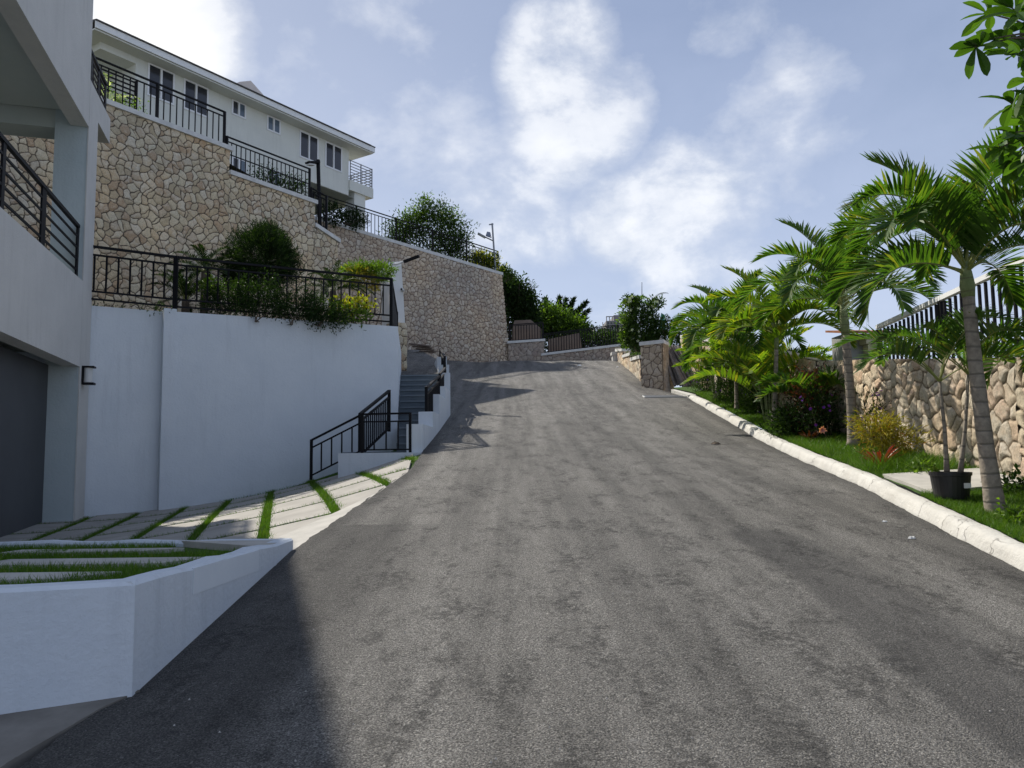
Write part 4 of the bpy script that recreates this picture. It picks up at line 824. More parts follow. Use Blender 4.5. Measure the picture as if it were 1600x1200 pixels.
def frond(o, az, el, L, droop, nl, ll, lw, rg, flat=1.05, side=.0, petiole=.16, rr=.012):
    """returns V,F,(mat ids) of one arched pinnate frond"""
    n = 22; t = np.linspace(0, 1, n); e = el - droop * t ** 1.6; a = az + side * t ** 1.5; ds = L / (n - 1)
    T = np.stack([np.cos(e) * np.cos(a), np.cos(e) * np.sin(a), np.sin(e)], -1); P = np.array(o) + np.concatenate([[[0, 0, 0]], np.cumsum(T[:-1] * ds, 0)])
    mb = MB(); mb.tube([Vector(p) for p in P], list(np.interp(t, [0, .1, 1], [rr * 1.7, rr, rr * .25])), 5, 1)
    tt = np.linspace(petiole, .995, nl); Pi = np.stack([np.interp(tt, t, P[:, k]) for k in range(3)], -1); Ti = unit(np.stack([np.interp(tt, t, T[:, k]) for k in range(3)], -1))
    S = unit(np.cross(Ti, [0, 0, 1.])); U = np.cross(S, Ti); C, D, Nn, Ls = [], [], [], []
    Lp = ll * np.interp(tt, [petiole, petiole + .12, .45, .8, 1], [.55, .85, 1, .72, .35])
    fw = np.interp(tt, [0, .5, 1], [.45, .75, 1.7])
    for s in (-1, 1):
        j = rg.normal(size=(nl, 3)) * .10
        C.append(Pi); D.append(unit(S * s + Ti * fw[:, None] + U * (flat * (1.1 - .45 * tt) + .12 * rg.normal(size=nl))[:, None] + j)); Nn.append(U - S * s * .4); Ls.append(Lp * rg.uniform(.85, 1.1, nl))
    C = np.concatenate(C); D = np.concatenate(D); Nn = np.concatenate(Nn); Ls = np.concatenate(Ls); m = len(C)
    Sd = unit(np.cross(D, Nn)); g = np.array([0, 0, -1.]); rows = []
    sag = .16 * rg.uniform(.6, 1.4, m)
    for q, w in ((0, .35), (.3, .95), (.65, .8), (1, .0)):
        c = C + D * (Ls * q)[:, None] + g * (Ls * sag * q * q)[:, None]
        if w > 0: rows += [c - Sd * lw * w * .5, c + Sd * lw * w * .5]
        else: rows += [c]
    V = np.stack(rows, 1).reshape(-1, 3); b = np.arange(m)[:, None] * 7
    mb.addnp(V, (b + [0, 1, 3, 2]).tolist() + (b + [2, 3, 5, 4]).tolist() + (b + [4, 5, 6]).tolist(), 0)
    return mb
def palm(name, label, path, rad, fr, seed, group='palms along the stone wall', L=1.6, ll=.46, lw=.05, mat='palm', shaft=.55, n=12, els=(1.3, -.15), azs=None, nleaf=58, cat='palm tree', spear=True, droop=(1.9, 2.5)):
    rg = np.random.default_rng(seed); t = thing(name, label, cat, path[0], group)
    k = len(path); pts = [Vector(p) for p in path]
    # resample smooth
    P = []
    for i in range(k - 1):
        for j in range(6):
            u = j / 6; p0 = pts[max(i - 1, 0)]; p1 = pts[i]; p2 = pts[i + 1]; p3 = pts[min(i + 2, k - 1)]
            P.append(.5 * ((2 * p1) + (p2 - p0) * u + (2 * p0 - 5 * p1 + 4 * p2 - p3) * u * u + (3 * p1 - p0 - 3 * p2 + p3) * u ** 3))
    P.append(pts[-1]); tl_ = np.linspace(0, 1, len(P)); rr = np.interp(tl_, [0, .06, .3, 1], [rad * 1.45, rad * 1.15, rad * .9, rad * .66]) * (1 + .03 * np.sin(tl_ * 70))
    build('trunk', MB().tube(P, list(rr), 14), M['bark'], t, smooth=True)
    top = P[-1]; d = (P[-1] - P[-2]).normalized(); r0 = rr[-1]
    if shaft: build('crownshaft', MB().tube([top - d * .02, top + d * shaft * .3, top + d * shaft * .7, top + d * shaft], [r0 * 1.05, r0 * 1.25, r0 * .95, r0 * .5], 12), M['greenstem'], t, smooth=True)
    c = top + d * (shaft * .93)
    for i in range(n):
        f = i / max(1, n - 1); el = els[0] + (els[1] - els[0]) * f + rg.normal() * .07
        az = (azs[i] if azs else i * 2.4 + rg.normal() * .2)
        mb = frond(c - d * (.10 * f), az, el, L * rg.uniform(.85, 1.1) , rg.uniform(*droop) * (1.0 - .22 * f) * (.38 if i < 2 else .62 if i < 4 else .85 if i < 6 else 1), nleaf, ll, lw, rg, side=rg.normal() * .15)
        build('frond', mb, [M[mat], M['stem']], t)
    if spear: build('spear_leaf', MB().tube([c, c + Vector((.03, 0, L * .28)), c + Vector((.05, .02, L * .5))], [.018, .014, .003], 6), M[mat], t)
    return t
def gr(px, py, fn=Hright): return ground(px, py, fn)
g1 = gr(1557, 800); Yb = g1.y; print('palm1', g1)
palm('palm_tree', 'tallest palm nearest the camera with a curved grey trunk beside the black pot', [g1 + Vector((0, 0, -.05)), at(1541, 700, Yb), at(1523, 560, Yb + .05), at(1513, 462, Yb + .1)], .085, None, 5, L=1.62, ll=.50, lw=.031, shaft=.36, n=18, nleaf=70, els=(1.45, .40))
g2 = gr(1334, 698); print('palm2', g2)
palm('palm_tree', 'straight trunked palm standing in front of the stone wall behind the yellow croton', [g2, at(1329, 620, g2.y), at(1321, 522, g2.y)], .095, None, 9, L=2.15, ll=.54, lw=.036, shaft=.62, n=16, nleaf=70, els=(1.42, .40))
g3 = Vector((5.85, 17.2, float(Hright(5.85, 17.2))))
palm('palm_tree', 'third palm from the camera with a thin trunk hidden by lower fronds', [g3, at(1212, 590, 17.2), at(1213, 545, 17.2)], .06, None, 14, L=2.0, ll=.54, lw=.044, els=(1.38, .35), shaft=.45, n=15, mat='palmy')
g4 = Vector((6.0, 20.5, float(Hright(6.0, 20.5))))
palm('palm_tree', 'fourth palm from the camera, crown low over the flowering bushes', [g4, at(1150, 590, 20.5), at(1148, 545, 20.5)], .06, None, 21, L=2.0, ll=.54, els=(1.35, .3), lw=.046, shaft=.4, n=15)
g5 = Vector((6.25, 23.5, float(Hright(6.25, 23.5))))
palm('palm_tree', 'farthest palm of the row beside the leaning poles', [g5, at(1124, 580, 23.5), at(1124, 545, 23.5)], .055, None, 27, L=1.5, ll=.48, els=(1.3, .3), lw=.048, shaft=.35, n=14, mat='palmy')
# low clumps of young palms
def clump(label, base, seed, n, L, ll, lw, mat, els=(1.35, .5), h=.35, cat='young palm', droop=(.9, 1.6)):
    rg = np.random.default_rng(seed); t = thing('young_palm', label, cat, base, 'low young palms in the verge')
    sb = MB()
    for i in range(n):
        az = i * 2.4 + rg.normal() * .3; f = i / (n - 1); o = Vector(base) + Vector((math.cos(az) * .07, math.sin(az) * .07, 0)); tp = o + Vector((math.cos(az) * .10, math.sin(az) * .10, h * rg.uniform(.7, 1.3)))
        sb.tube([o, tp], [.022, .014], 6)
        build('frond', frond(tp, az, els[0] + (els[1] - els[0]) * f, L * rg.uniform(.8, 1.15), rg.uniform(*droop), 26, ll, lw, rg, side=rg.normal() * .2, rr=.009), [M[mat], M['stem']], t)
    build('stem', sb, M['greenstem'], t); return t
b_ = gr(1222, 640); clump('light yellow green young palm clump with broad leaflets behind the dark green shrub', b_ + Vector((.3, .6, 0)), 41, 20, 1.6, .50, .058, 'palmy', h=.6)
clump('yellowish young palm clump next to the leaning grey poles', Vector((6.15, 23.0, float(Hright(6.1, 23.0)))), 43, 14, 1.1, .42, .06, 'palmy', h=.9)
clump('young palm clump between the purple flowering bushes', Vector((5.95, 17.9, float(Hright(5.9, 17.9)))), 47, 16, 1.7, .46, .06, 'palmy', h=.7)
clump('tall young palm clump just left of the straight palm trunk', Vector((6.1, 15.6, float(Hright(6.0, 15.6)))), 49, 12, 1.15, .44, .05, 'palm', h=.6)
clump('young palm clump with dark green arching leaves near the middle of the wall', Vector((6.35, 19.6, float(Hright(6.0, 19.6)))), 50, 15, 1.6, .48, .055, 'palm', h=1.2)
# potted palm
gp = gr(1487, 779); print('pot', gp, at(1455, 740, 8.6).x, at(1522, 740, 8.6).x)
pt = thing('potted_palm', 'young two stemmed palm growing in a black plastic nursery pot', 'potted plant', gp)
rp = .455 * (at(1522, 740, gp.y).x - at(1456, 740, gp.y).x); hp = 1.12 * (at(1486, 742, gp.y).z - gp.z)
po_ = build('pot', MB().lathe(gp, [(0, 0), (rp * .80, 0), (rp * .82, .02), (rp * .95, hp * .86), (rp * .96, hp * .87), (rp * 1.0, hp * .88), (rp * 1.01, hp), (rp * .93, hp), (rp * .92, hp * .85), (0, hp * .84)], 28), M['pot'], pt, smooth=False)
p_ = gp + Vector((.06, -rp * .93, hp * .42)); build('paper_tag', MB().box(p_.x - .03, p_.x + .045, p_.y - .006, p_.y + .002, p_.z, p_.z + .055), M['paper'], po_)
rg = np.random.default_rng(77)
for (xb, xm, xt, yt, naz, lab) in ((1480, 1476, 1468, 596, 0, 0), (1500, 1508, 1513, 585, 1.2, 1)):
    b = at(xb, 745, gp.y); tp = at(xt, yt, gp.y); md = at(xm, 670, gp.y); b.z = gp.z + hp * .8
    stm = build('stem', MB().tube([b, b.lerp(md, .5), md, tp], [.034, .025, .021, .014], 8), M['bark'], pt, smooth=True)
    for i in range(7):
        az = naz + i * 2.4; el = (1.3, .95, 1.0, .8, .75, .6, .9)[i]
        build('frond', frond(tp, az, el, 1.2 * rg.uniform(.85, 1.1), rg.uniform(1.1, 1.7), 32, .34, .030, rg, side=rg.normal() * .25, petiole=.28, rr=.008), [M['palm'], M['stem']], pt)
# shrubs in the verge (base pixel, Y)
def vp(px, py): return gr(px, py) + Vector((0, .12, 0))
def vb(px, Y, dz=0, x=None):
    X = at(px, 640, Y).x; return Vector((X, Y, float(Hright(X, Y)) + dz))
def B(c, r): return (tuple(c), r)
b = vp(1252, 684) + Vector((.24, .3, 0)); bush('dark_shrub', 'dark green shrub with one pale pink bloom left of the straight palm trunk', 'shrub', b, [B(b + Vector((-.25, 0, .28)), (.38, .35, .33)), B(b + Vector((.3, .1, .32)), (.38, .4, .38))], 420, 5, .11, .045, M['dark'], 51, extra=([B(b + Vector((-.42, -.15, .3)), (.26, .22, .28))], 90, 'mid'))
fl = at(1284, 672, 13.1); mb = MB(); 
for k in range(14):
    a = k * 2.4; r = .012 + .0035 * k; V, Fc = leaves(np.array([[fl.x, fl.y, fl.z]]), np.array([[math.cos(a), -.6, math.sin(a)]]), np.array([[0, -1., 0]]), [.035 + r], [.05]); mb.addnp(V, Fc)
ros = build('bloom', mb, M['pink'], bpy.data.objects['dark_shrub'])
for (px, Y, s, sd, lab) in ((1192, 650, .46, 61, 'purple flowering shrub under the third palm beside the lawn edge'), (1145, 632, .52, 62, 'loose purple flowering shrub between the third and fourth palms'), (1106, 614, .55, 63, 'purple flowering shrub at the far end beside the leaning poles'), (1170, 640, .5, 64, 'tall thin purple flowering shrub against the far part of the wall')):
    b = vp(px, Y) + Vector((.15, .3, 0)); bush('flowering_shrub', lab, 'shrub', b, [B(b + Vector((0, 0, s * .8)), (s, s * .8, s * .8)), B(b + Vector((.2, .3, s * 1.3)), (s * .7, s * .7, s * .6))], 640, 6, .10, .026, M['mid'], sd, flowers=('purple', 16, .035, 0), clump=.13, group='purple flowering shrubs')
b = vb(1365, 13.0) + Vector((.25, .4, 0)); bush('flowering_shrub', 'purple flowering shrub growing up the wall right of the straight palm trunk', 'shrub', b, [B(b + Vector((-.1, 0, .35)), (.32, .3, .38)), B(b + Vector((.15, 0, .7)), (.3, .22, .3))], 130, 5, .11, .022, M['mid'], 66, flowers=('purple', 20, .04, 0), clump=.12, group='purple flowering shrubs')
b = vp(1296, 690) + Vector((0, .3, 0)); bush('flowering_shrub', 'purple flowering shrub directly left of the straight palm trunk', 'shrub', b, [B(b + Vector((.0, .1, .55)), (.4, .3, .5))], 200, 5, .11, .025, M['dark'], 67, flowers=('purple', 9, .04, 0), clump=.12, group='purple flowering shrubs')
b = vp(1393, 727); bush('croton', 'yellow leaved croton bush in front of the stone wall', 'shrub', b, [B(b + Vector((-.04, .1, .56)), (.36, .32, .20)), B(b + Vector((.24, .15, .34)), (.30, .30, .26)), B(b + Vector((-.02, .1, .32)), (.2, .22, .2))], 300, 5, .13, .015, M['croton'], 71, clump=.06, up=.35, shell=.3, lump=.4, stems=9, stemr=.008)
b = gr(1376, 733); rg = np.random.default_rng(5); t = thing('red_bromeliad', 'red strap leaved bromeliad at the foot of the yellow croton', 'plant', b); mb = MB(); n = 26
a = rg.random(n) * 6.28; D = np.stack([np.cos(a) * .6, np.sin(a) * .6, rg.uniform(.6, 1.3, n)], -1); V, Fc = leaves(np.tile(np.array(b), (n, 1)), D, np.tile([0, 0, 1.], (n, 1)) + D * .1 - np.stack([np.cos(a), np.sin(a), 0 * a], -1) * .8, rg.uniform(.28, .44, n), np.full(n, .04), simple=False); mb.addnp(V, Fc); build('leaf_rosette', mb, M['red'], t)
b = vp(1270, 690); t = thing('red_bromeliad', 'small dark red bromeliad among the dark shrub leaves', 'plant', b); mb = MB(); V, Fc = leaves(np.tile(np.array(b), (n, 1)), D, np.tile([0, 0, 1.], (n, 1)) - np.stack([np.cos(a), np.sin(a), 0 * a], -1) * .8, rg.uniform(.2, .3, n), np.full(n, .035), simple=False); mb.addnp(V, Fc); build('leaf_rosette', mb, M['darkred'], t)
b = vb(1268, 15.0); bush('copper_shrub', 'copper red leaved shrub between the young palms below the wall top', 'shrub', b, [B(b + Vector((.1, .3, .95)), (.38, .25, .4)), B(b + Vector((0, .3, .5)), (.2, .2, .3))], 260, 5, .10, .035, M['darkred'], 73, stems=6)
b = vp(1452, 745); bush('small_green_plant', 'small bright green leafy plant just left of the black pot', 'plant', b, [B(b + Vector((-.02, 0, .12)), (.13, .12, .10))], 26, 3, .10, .05, M['bright'], 74, clump=.03, stems=3, stemr=.006)
b = vb(1596, 8.3); bush('small_green_plant', 'small dark green plant at the foot of the wall right of the nearest palm', 'plant', b, [B(b + Vector((-.0, .2, .12)), (.2, .2, .13))], 60, 4, .07, .04, M['mid'], 75, clump=.03, stems=3, stemr=.006)
b = vb(1590, 7.2); bush('small_green_plant', 'low creeping plant in the grass at the right edge', 'plant', b, [B(b + Vector((-.05, 0, .06)), (.22, .25, .06))], 40, 4, .06, .035, M['bright'], 76, clump=.03, stems=3, stemr=.005)
# long grassy tufts round croton
# big-leaved plant overhanging wall behind nearest palm
rg = np.random.default_rng(81); b = Vector((6.45, 8.6, ztw(8.6)))
t = thing('broad_leaf_plant', 'dark strap leaved plant hanging over the stone wall at the right edge', 'plant', b); 
for i in range(11):
    mb = frond(b + Vector((rg.normal() * .15, rg.normal() * .3, rg.uniform(-.1, .1))), math.pi + rg.normal() * .9, rg.uniform(-.1, 1.2), rg.uniform(.7, 1.0), rg.uniform(1.2, 2.2), 14, .34, .055, rg, petiole=.15, rr=.01); build('frond', mb, [M['palm'], M['stem']], t)
# overhanging broad-leaved tree (trunk stands out of frame on the right, beyond the fence)
rg = np.random.default_rng(91); tb = Vector((5.6, 4.2, float(road(4.2)) + .1)); t = thing('broad_leaved_tree', 'broad leaved tree whose leafy branches hang into the upper right corner', 'tree', tb)
tips = [(1522, 74, 4.3), (1578, 60, 4.6), (1590, 85, 4.2), (1578, 158, 4.5), (1580, 208, 4.7), (1552, 60, 4.4), (1600, 30, 4.5), (1605, 130, 4.3), (1572, 258, 5.0), (1605, 190, 4.8), (1610, 250, 4.8), (1540, 20, 4.7), (1580, 12, 4.4), (1622, 215, 4.6), (1560, 232, 4.8), (1596, 238, 4.9), (1590, 20, 4.2), (1615, 85, 4.6), (1630, 160, 4.2), (1598, 165, 4.9)]
tk = MB(); k0 = tb + Vector((.0, .1, 3.2)); tk.tube([tb, tb + Vector((.08, 0, 1.6)), k0], [.14, .11, .09], 12); 
br_ = MB(); br_.tube([k0, k0 + Vector((-.5, .1, .5)), at(1640, 60, 4.5)], [.07, .05, .025], 8); br_.tube([k0, at(1660, 230, 4.8) + Vector((.2, 0, 0)), at(1628, 215, 4.7)], [.06, .035, .02], 8)
hub = [at(1640, 60, 4.5), at(1628, 215, 4.7)]; Cs, Ds = [], []
for px, py, Y in tips:
    e = at(px, py, Y); h = min(hub, key=lambda q: (q - e).length); md = h.lerp(e, .5) + Vector((0, 0, .03)); br_.tube([h, md, e], [.010, .006, .003], 6)
    nn = 8; a = rg.random() * 6 + np.arange(nn) * 2.4; ax = (e - h).normalized(); Cs.append(np.tile(np.array(e), (nn, 1)) - np.array(ax) * rg.random((nn, 1)) * .05)
    Ds.append(np.stack([np.cos(a), np.sin(a) * .8, np.sin(a * 1.7) * .8], -1) + np.array(ax) * .6)
for rep in range(90):                                   # rest of the crown, out of frame
    e = np.array(k0) + rg.normal(size=3) * [.5, .8, .5] + [1.0, -.6, 1.5]
    nn = 7; a = rg.random() * 6 + np.arange(nn) * 2.4; Cs.append(np.tile(e, (nn, 1))); Ds.append(np.stack([np.cos(a), np.sin(a), np.sin(a * 1.7) * .6], -1))
C = np.concatenate(Cs); D = np.concatenate(Ds); m = len(C)
V, Fc = leaves(C, D, rg.normal(size=(m, 3)) * .5 + [0, 0, 1], rg.uniform(.11, .20, m), rg.uniform(.05, .075, m), simple=False, fold=.18)
build('trunk', tk, M['twig'], t); build('branch', br_, M['twig'], t); mb = MB(); mb.addnp(V, Fc); build('crown', mb, M['big'], t)
# flowering tree by the pillar and neighbours
b = at(1012, 585, 34.5); b.z = float(road(33)) ; c = lambda px, py, Y=34.5: at(px, py, Y)
bush('flowering_tree', 'small leafy tree with pale blooms rising between the low wall and the stone pillar', 'tree', b, [B(c(1000, 492), (.62, .5, .5)), B(c(985, 520), (.45, .45, .5)), B(c(1018, 510), (.45, .5, .6)), B(c(1003, 535), (.6, .4, .4)), B(c(1024, 476), (.35, .35, .22)), B(c(985, 470), (.3, .3, .2)), B(c(1020, 530), (.35, .4, .4))], 1000, 5, .17, .07, M['mid'], 101, stems=8, stemr=.035, flowers=('petal', 40, .09, 0), clump=.09, trunk=True, extra=([B(c(985, 478), (.4, .3, .25)), B(c(978, 500), (.25, .3, .35)), B(c(985, 530), (.4, .3, .3))], 180, 'bright'), lump=.35)
b0 = c(1003, 560, 31.9); t = thing('small_fan_plant', 'feathery green tuft spilling over the stepped tan wall', 'plant', b0); rg = np.random.default_rng(4)
for i in range(8): build('frond', frond(b0, i * 2.4, rg.uniform(.2, 1.2), .55, 1.4, 16, .22, .035, rg, rr=.008), [M['mid'], M['stem']], t)
b0 = c(993, 480, 34.9); t = thing('tree_palm', 'little palm crown sticking out above the flowering tree', 'palm tree', b0 - Vector((0, 0, 3.0)))
build('trunk', MB().tube([b0 - Vector((0, 0, 3)), b0], [.07, .05], 8), M['bark'], t)
for i in range(9): build('frond', frond(b0, 1.2 + i * .7, rg.uniform(.7, 1.3), .8, 1.7, 18, .28, .05, rg, rr=.01), [M['palm'], M['stem']], t)
V0 = c(1013, 480, 34.9); build('frond', frond(V0, .15, 1.15, 1.3, 1.5, 22, .16, .035, rg, rr=.012, flat=-.9), [M['dark'], M['stem']], t)
b = at(1052, 540, 34); b.z -= 1; bush('hedge_bush', 'rounded green bush behind the stone pillar and poles', 'bush', b, [B(at(1045, 512, 34), (.5, .5, .45)), B(at(1062, 515, 34), (.5, .5, .45)), B(at(1050, 535, 34), (.7, .5, .5)), B(at(1030, 520, 35), (.4, .4, .5))], 600, 5, .13, .06, M['mid'], 103, clump=.08, flowers=('petal', 12, .06, 0))
b = at(1010, 540, 37); b.z -= 1; bush('hedge_bush', 'green bush filling the gap behind the gate railing', 'bush', b, [B(at(985, 535, 40), (.6, .5, .7)), B(at(1000, 545, 39), (.5, .5, .6)), B(at(1085, 528, 33), (.6, .6, .5))], 400, 5, .14, .06, M['mid'], 104, clump=.08)
# trees beyond the top of the road
def tree(label, base, blobs, nt, nl, L, W, mat, seed, **kw): return bush('tree', label, 'tree', base, blobs, nt, nl, L, W, M[mat], seed, stems=7, stemr=.09, trunk=True, clump=kw.pop('clump', .22), group='trees beyond the road end', **kw)
Yt = 50; q = lambda px, py, Y=Yt: at(px, py, Y)
tree('dense dark tree rising directly behind the end of the far stone wall', q(805, 575), [B(q(800, 462), (1.0, 1, .9)), B(q(817, 480), (.9, 1, 1.0)), B(q(802, 500), (1.2, 1, 1.2)), B(q(785, 445), (.7, .8, .7)), B(q(826, 510), (.6, .8, 1.0))], 1500, 6, .26, .11, 'dark', 111, extra=([B(q(806, 448), (.8, .8, .5)), B(q(824, 470), (.5, .6, .4))], 160, 'mid'))
tree('broad mid green tree behind the long railing and brown sheet', q(870, 575, 54), [B(q(858, 505, 54), (1.6, 1.2, 1.1)), B(q(885, 515, 54), (1.6, 1.2, 1.0)), B(q(845, 495, 54), (.9, 1, .9)), B(q(835, 520, 54), (1.0, 1, 1.0)), B(q(900, 525, 54), (1.3, 1, .8))], 1300, 6, .26, .11, 'mid', 112, extra=([B(q(858, 498, 53.5), (1.3, 1, .8)), B(q(885, 512, 53.5), (1.3, 1, .8))], 420, 'bright'))
tree('low bushy growth seen through the right part of the long railing', q(935, 575, 52), [B(q(925, 538, 52), (1.4, 1, .8)), B(q(955, 535, 52), (1.5, 1, .8)), B(q(905, 545, 52), (1.2, 1, .8)), B(q(980, 540, 52), (1.2, 1, .8)), B(q(855, 548, 50), (1.0, .8, .6)), B(q(810, 535, 50), (1.0, .8, .7))], 900, 6, .24, .10, 'dark', 113, extra=([B(q(945, 530, 51), (1.6, .6, .5))], 120, 'mid'))
# spiky conifer
bt_ = q(880, 575, 56); t = thing('spiky_tree', 'dark tree with pointed feathery limbs sticking up behind the broad green tree', 'tree', bt_); rg = np.random.default_rng(15); lb = MB(); lf = MB()
ctr = q(872, 515, 56)
for px, py in ((852, 467), (874, 466), (884, 468), (896, 468), (916, 472), (919, 485), (914, 497), (866, 480), (905, 482), (912, 505), (880, 490), (893, 487)):
    e = q(px, py, 56); md = ctr.lerp(e, .5) + Vector((0, 0, -.2)); lb.tube([ctr, md, e], [.09, .06, .02], 6); n = 230; f = rg.random(n) ** .7 * .8 + .2
    p = np.array(ctr)[None] * ((1 - f) ** 2)[:, None] + np.array(md)[None] * (2 * f * (1 - f))[:, None] + np.array(e)[None] * (f ** 2)[:, None]
    ax = np.array((e - ctr).normalized()); dv = unit(rg.normal(size=(n, 3))); wd_ = (.42 * (1.05 - f))[:, None]; D = dv * .9 + ax * .9
    V, Fc = leaves(p + dv * wd_ * rg.random((n, 1)), D, dv + [0, 0, .5], rg.uniform(.2, .4, n), np.full(n, .11)); lf.addnp(V, Fc)
lb.tube([bt_, ctr], [.2, .12], 8); build('trunk', lb, M['twig'], t); build('crown', lf, M['dark'], t)
# bushes on the hill and terrace
def wb(px, py, Y): return at(px, py, Y)
Yh = 42.5; h_ = lambda px, py, Y=Yh: at(px, py, Y)
bush('hill_bush', 'large leafy bush bulging through the railing on the far stone wall', 'bush', h_(680, 415), [B(h_(645, 352), (.9, .8, .6)), B(h_(672, 340), (.6, .6, .75)), B(h_(700, 350), (.8, .7, .6)), B(h_(660, 325), (.35, .4, .5)), B(h_(690, 328), (.3, .4, .5)), B(h_(675, 375), (1.9, 1.0, .8)), B(h_(715, 372), (.8, .8, .9)), B(h_(628, 362), (.9, .8, .7)), B(h_(705, 395), (.9, .8, .5)), B(h_(620, 385), (.8, .7, .6))], 1700, 5, .20, .075, M['mid'], 121, shell=.25, clump=.22, extra=([B(h_(650, 338), (.6, .6, .3)), B(h_(700, 340), (.6, .5, .3)), B(h_(665, 318), (.3, .3, .3))], 170, 'bright'), lump=.35)
bush('hill_bush', 'yellow green bush behind the far end of the hilltop railing', 'bush', h_(755, 428, 42.8), [B(h_(748, 408, 42.8), (.8, .6, .55)), B(h_(765, 412, 42.8), (.6, .5, .5))], 260, 5, .2, .07, M['yellow'], 122, extra=([B(h_(752, 412, 42.6), (1.0, .6, .5))], 170, 'mid'))
bush('hill_bush', 'small bush where the long hilltop railing begins below the house', 'bush', h_(545, 350, 36), [B(h_(548, 345, 36), (.7, .6, .45)), B(h_(520, 335, 35), (.5, .5, .5))], 300, 5, .16, .07, M['dark'], 123)
bush('hill_bush', 'green shrubs seen through the middle step of hilltop railing', 'bush', h_(425, 290, 27.4), [B(h_(415, 283, 27), (.5, .4, .45)), B(h_(445, 292, 27.4), (.5, .4, .45)), B(h_(465, 300, 27.8), (.4, .4, .4))], 300, 5, .11, .05, M['mid'], 124)
bush('hill_bush', 'small plants on the far edge of wall where it ends', 'bush', h_(790, 440, 43.5), [B(h_(790, 430, 43.5), (.5, .5, .4))], 120, 5, .2, .08, M['mid'], 125)
bush('white_flower_bed', 'white flowers with yellow green leaves behind the highest hilltop railing', 'flower bed', at(190, 165, 21.6), [B(at(175, 158, 21.3), (.3, .25, .2)), B(at(200, 163, 21.6), (.4, .25, .2)), B(at(163, 140, 21.2), (.10, .2, .42))], 70, 5, .09, .035, M['bright'], 126, flowers=('petal', 95, .085, 0), clump=.07, stemr=.01)
def tb_(px, py, Y): return at(px, py, Y)
b = tb_(405, 480, 17.9); b.z = zT
bush('round_bush', 'big dark fluffy rounded bush standing against the tall stone wall', 'bush', b, [B(tb_(405, 405, 17.9), (.80, .6, .78)), B(tb_(375, 425, 17.9), (.45, .5, .5)), B(tb_(436, 412, 17.9), (.45, .5, .6)), B(tb_(418, 372, 17.9), (.36, .35, .3))], 2600, 7, .12, .014, M['dark'], 131, clump=.05, up=.8, stems=6, lump=.12, extra=([B(tb_(420, 372, 17.8), (.45, .35, .3)), B(tb_(410, 400, 17.5), (.7, .3, .6))], 260, 'mid'))
for (px, py, Y, rx, rz_, sd, mt, lab) in ((345, 462, 15.75, .62, .42, 141, 'mid', 'leafy bush at the left end of the hedge above the white wall'), (400, 460, 15.95, .62, .60, 142, 'mid', 'tall leafy bush with long upright shoots on the white wall'), (455, 475, 16.3, .62, .50, 143, 'mid', 'leafy bush trailing over the white wall in front of the dark round bush'), (500, 485, 16.6, .5, .36, 144, 'mid', 'low leafy bush near the right end of the hedge on the white wall')):
    b = tb_(px, py, Y); b.z = zT; c_ = tb_(px, py, Y)
    bush('hedge_bush', lab, 'bush', b, [B(c_ + Vector((0, .3, -.1)), (rx, .30, rz_ * .6)), B(c_ + Vector((.15, .14, -.20)), (rx, .20, .15)), B(c_ + Vector((-.25, .3, .12)), (rx * .4, .25, rz_ * .6)), B(c_ + Vector((.3, .25, .05)), (rx * .25, .2, rz_ * .7))], 420, 6, .062, .030, M['hedge'], sd, clump=.07, lump=.3, extra=([B(c_ + Vector((.1, .2, rz_ * .35)), (rx * .6, .22, rz_ * .5))], 45, 'mid'), group='hedge along the white wall', stemr=.012)
rg = np.random.default_rng(17)
# upright shoots
t = bpy.data.objects['hedge_bush.001'] if 'hedge_bush.001' in bpy.data.objects else None
for (px, py, Y, sd, mt, L_, lab) in ((290, 470, 16.4, 151, 'dark', .95, 'dark cycad with stiff arching leaves left of the hedge'), (520, 455, 18.3, 152, 'dark', 1.0, 'dark cycad behind the right part of the terrace railing'), (320, 425, 17.2, 153, 'dark', .9, 'dark cycad crown beside the dark round bush')):
    b = tb_(px, py, Y); g_ = Vector((b.x, b.y, zT)); t = thing('cycad', lab, 'cycad', g_, 'dark cycads on the terrace'); build('trunk', MB().tube([g_, b], [.10, .08], 8), M['twig'], t)
    r_ = np.random.default_rng(sd)
    for i in range(16): build('frond', frond(b, i * 2.4, r_.uniform(.1, 1.3), L_ * r_.uniform(.8, 1.1), 1.3, 30, .17, .022, r_, rr=.008), [M[mt], M['stem']], t)
b = tb_(575, 445, 20.6); g_ = Vector((b.x, b.y, zT)); bush('variegated_bush', 'yellow topped bush above the railing beside the white pier', 'bush', g_, [B(tb_(562, 425, 20.6), (.45, .4, .24)), B(tb_(594, 424, 20.6), (.32, .35, .2))], 330, 6, .14, .03, M['bright'], 161, clump=.05, extra=([B(tb_(560, 430, 20.4), (.42, .35, .18)), B(tb_(575, 442, 20.6), (.3, .3, .25))], 110, 'croton'))
b = tb_(548, 482, 17.3); g_ = Vector((b.x, b.y, zT)); bush('bright_bush', 'low bright yellow green bush behind the railing near the wall corner', 'bush', g_, [B(tb_(543, 480, 17.3), (.30, .25, .18)), B(tb_(560, 478, 17.4), (.28, .3, .2))], 90, 5, .10, .055, M['yellow'], 162, clump=.06, extra=([B(tb_(550, 490, 17.2), (.45, .25, .15))], 60, 'bright'))
b = tb_(235, 478, 15.4); g_ = Vector((b.x, b.y, zT)); bush('trailing_plant', 'thin trailing plant on the white wall left of the pilaster', 'plant', g_ + Vector((.15, 0, 0)), [B(g_ + Vector((.15, -.25, .1)), (.35, .12, .12)), B(g_ + Vector((-.8, -.2, .12)), (.5, .12, .10))], 60, 4, .06, .025, M['mid'], 163, clump=.06, stemr=.006)
